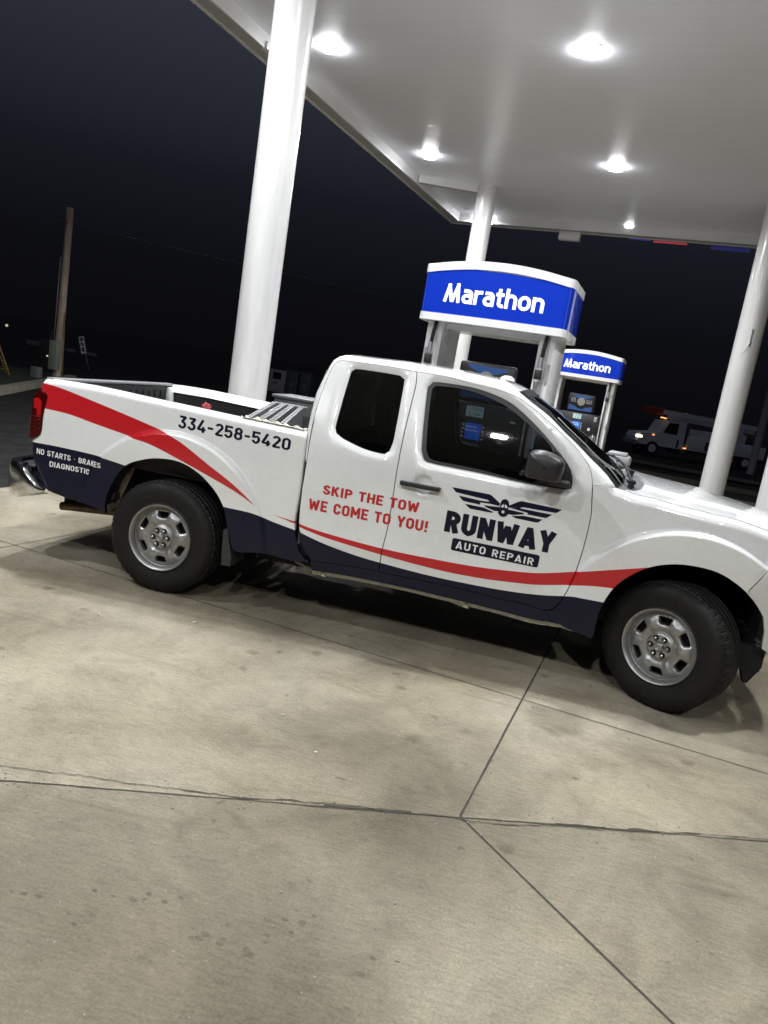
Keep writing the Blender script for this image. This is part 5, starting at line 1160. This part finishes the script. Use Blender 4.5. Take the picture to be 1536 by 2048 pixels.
A_ = np.array(G); Q = (A_[3]*(1-tv)[:, None]+A_[2]*tv[:, None])*(1-tu)[:, None]+(A_[0]*(1-tv)[:, None]+A_[1]*tv[:, None])*tu[:, None]; Q[:, 1] -= .003
mesh('sign_letters', Q, T, PBLK, pn)
b = MB()
for (a, c_, sag) in (((-11.3, 14.3, 4.33), (30, 60, 8.2), 1.0), ((-11.3, 14.3, 4.33), (-40, 22, 5.6), .6)):
    A_, B_ = Vector(a), Vector(c_); b.tube([A_.lerp(B_, t)-Vector((0, 0, sag*4*t*(1-t))) for t in np.linspace(0, 1, 24)], .010, 5)
o = b.make('overhead_wire', mat('wire', (.13, .13, .13), .6), None, True); tag(o, 'thin overhead wire strung from the wooden pole', 'wire')
for k, (x, wdt, hgt, m_, lab, nm) in enumerate(((-10.55, .84, 1.06, mat('vend_white', (.36, .33, .33), .6, noise=.2), 'pale vending cabinet with a dark window right of the front column', 'vending_cabinet'), (-9.77, .55, 1.06, mat('bin_dark', (.06, .075, .068), .6), 'dark bin beside the pale vending cabinet', 'refuse_bin'), (-9.12, .55, 1.08, MATS.get('bin_dark') or mat('bin_dark', (.06, .075, .068), .6), 'dark bin nearest the truck cab, right of the other bin', 'refuse_bin'))):
    y = 29.9; b = MB(); b.box((x, y, hgt/2), (wdt, .6, hgt), bev=.03)
    if k: b.box((x, y, hgt+.02), (wdt*1.02, .63, .06), bev=.02)
    o = b.make(nm, m_, None, 40); tag(o, lab, 'cabinet' if k == 0 else 'bin', None if k == 0 else 'dark bins in the distance')
    b = MB()
    if k == 0: b.box((x, y-.31, hgt*.74), (wdt*.5, .02, hgt*.30)); b.box((x-.05, y-.31, hgt*.42), (.22, .02, .05)); b.make('cabinet_window', PBLK, None).parent = o
    else: b.cyl((x, y-.32, hgt*.45), (x, y-.295, hgt*.45), .09, n=16); b.make('bin_mark', mat('bin_mark_grey', (.13, .15, .14), .6), None).parent = o
# bucket truck across the lot
BT = empty('bucket_truck', (9.35, 41.5, -.46), 'white utility bucket truck with orange tipped boom and lit headlamp on the far road', 'utility truck', None, .30); BT.scale = (.84, .84, .84); LOCAL[0] = True
BWm = mat('utility_white', (.74, .74, .78), .5); BWD = mat('utility_dark', (.05, .05, .055), .6)  # dark colour for the far truck's chassis
b = MB(); b.prism([(-2.35, .72), (-2.45, 1.15), (-2.30, 1.45), (-.95, 1.62), (-.55, 2.50), (.75, 2.58), (.80, .75)], -1.1, 1.1); cb = b.make('cab_body', BWm, BT)
b = MB(); b.prism([(-.80, 1.70), (-.48, 2.40), (.20, 2.42), (.20, 1.65)], -1.115, -1.10); b.prism([(.30, .8), (.42, .8), (.42, 1.35), (.30, 1.35)], -1.115, -1.10); b.make('cab_window', PBLK, cb)
b = MB(); b.box((2.35, 0, 1.25), (2.6, 2.3, 1.0), bev=.03); b.box((2.9, 0, 1.95), (1.5, 2.2, .5), bev=.03); b.box((5.3, 0, 1.30), (2.9, 2.3, .85), bev=.03); b.box((4.9, 0, 2.05), (.5, 2.2, .7)); b.make('utility_body', BWm, BT, 40)
b = MB(); b.box((2.55, -1.16, 1.2), (.45, .02, .6)); b.make('body_panel', mat('panel_blue', (.05, .07, .14), .5), BT)
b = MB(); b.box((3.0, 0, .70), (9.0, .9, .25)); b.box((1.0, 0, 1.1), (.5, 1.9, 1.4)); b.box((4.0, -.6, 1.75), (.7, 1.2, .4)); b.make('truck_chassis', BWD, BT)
b = MB(); b.box((2.7, -.2, 3.02), (7.2, .42, .30), M=Matrix.Rotation(.02, 3, 'Y')); b.box((3.2, .35, 2.72), (6.4, .40, .30), M=Matrix.Rotation(.02, 3, 'Y')); b.cyl((5.2, 0, 1.9), (5.2, 0, 2.9), .3); b.make('boom', BWm, BT)
b = MB(); b.box((-1.45, -.2, 3.08), (1.3, .55, .5), bev=.05); b.make('boom_tip', mat('boom_orange', (.34, .06, .03), .6), BT, 40)
V, F = lathe([(.1, -.14), (.48, -.16), (.52, -.08), (.52, .12), (.4, .14)], 28); V0, F0 = lathe([(.02, -.10), (.24, -.12), (.26, -.165), (.05, -.165)], 20)
for x in (-1.35, 4.3, 5.5):
    for sy in (-1, 1):
        b = MB().add([(v[0]+x, v[1]*1.0*(1 if sy < 0 else -1)+sy*.95, v[2]+.52) for v in V], F); w_ = b.make('wheel', TYRE2 if 'TYRE2' in globals() else mat('far_tyre', (.02, .02, .02), .7), BT, 40)
        b = MB().add([(v[0]+x, v[1]*(1 if sy < 0 else -1)+sy*.95, v[2]+.52) for v in V0], F0); b.make('wheel_rim', BWm, w_, 40)
HLM = mat('far_headlamp', (1, .95, .8), .4, emit=(1, .90, .66), estr=2.8); AMB = mat('amber_lamp', (1, .5, .1), .4, emit=(1, .48, .14), estr=1.5)
b = MB(); b.box((-2.35, -.9, 1.22), (.34, .42, .20), bev=.04); b.make('headlamp', HLM, BT, 40)
for x, y, z, d in ((-.85, -.6, 2.68, .28), (-.50, -.3, 2.66, .20), (.92, -1.12, .86, .20), (3.2, -1.2, 1.0, .16), (-1.45, -1.1, 1.45, .14)):
    b = MB(); b.box((x, y, z), (d, .06, .08), bev=.01); b.make('marker_lamp', AMB if z > 2 or x < 2 else HLM, BT, 40)
b = MB(); b.box((-2.55, 0, .78), (.2, 2.3, .35), bev=.04); b.make('truck_bumper', mat('far_bumper', (.3, .3, .31), .3), BT, 40); LOCAL[0] = False
b = MB(); b.cyl((11.2, 29.6, 0), (11.2, 29.6, 8.5), .155, .14, 16); o = b.make('light_pole', mat('pole_grey', (.28, .28, .27), .6, noise=.2), None, 40); tag(o, 'dim grey pole far off, between the two right columns', 'pole')
# faint far lights and a line of dark trees behind the road
DL = mat('far_light', (1, .9, .7), .5, emit=(1, .85, .62), estr=.55); DR = mat('far_red_light', (1, .2, .1), .5, emit=(1, .22, .12), estr=.16)
for k, (x, y, z, r, m_, lab) in enumerate(((-34.2, 40.0, .83, .09, DL, 'faint pale light far off at the left edge'), (13.0, 58, 2.3, .16, DL, 'faint warm light low behind the bucket truck hood'))):
    bm = bmesh.new(); bmesh.ops.create_icosphere(bm, subdivisions=2, radius=r); me = bpy.data.meshes.new('far_lamp'); bm.to_mesh(me); bm.free(); me.materials.append(m_); o = bpy.data.objects.new('far_lamp', me); col.objects.link(o); o.location = (x, y, z); tag(o, lab, 'lamp')
FAR = mat('far_white', (.25, .25, .26), .7)
for (x, y, z, d, lab) in ((-26.6, 33, .22, (.9, .2, .24), 'dim pale board behind the meter cabinet'), (-24.2, 33, .16, (.55, .2, .18), 'dim pale board right of the yellow pipe'), (-22.9, 33, .13, (.6, .2, .18), 'dim pale board right of the leaning sign')):
    b = MB(); b.box((x, y, z), d, bev=.03); b.box((x-d[0]*.35, y+.1, z/2), (.08, .08, z)); b.box((x+d[0]*.35, y+.1, z/2), (.08, .08, z)); o = b.make('roadside_board', FAR, None); tag(o, lab, 'board', 'dim boards along the far road')
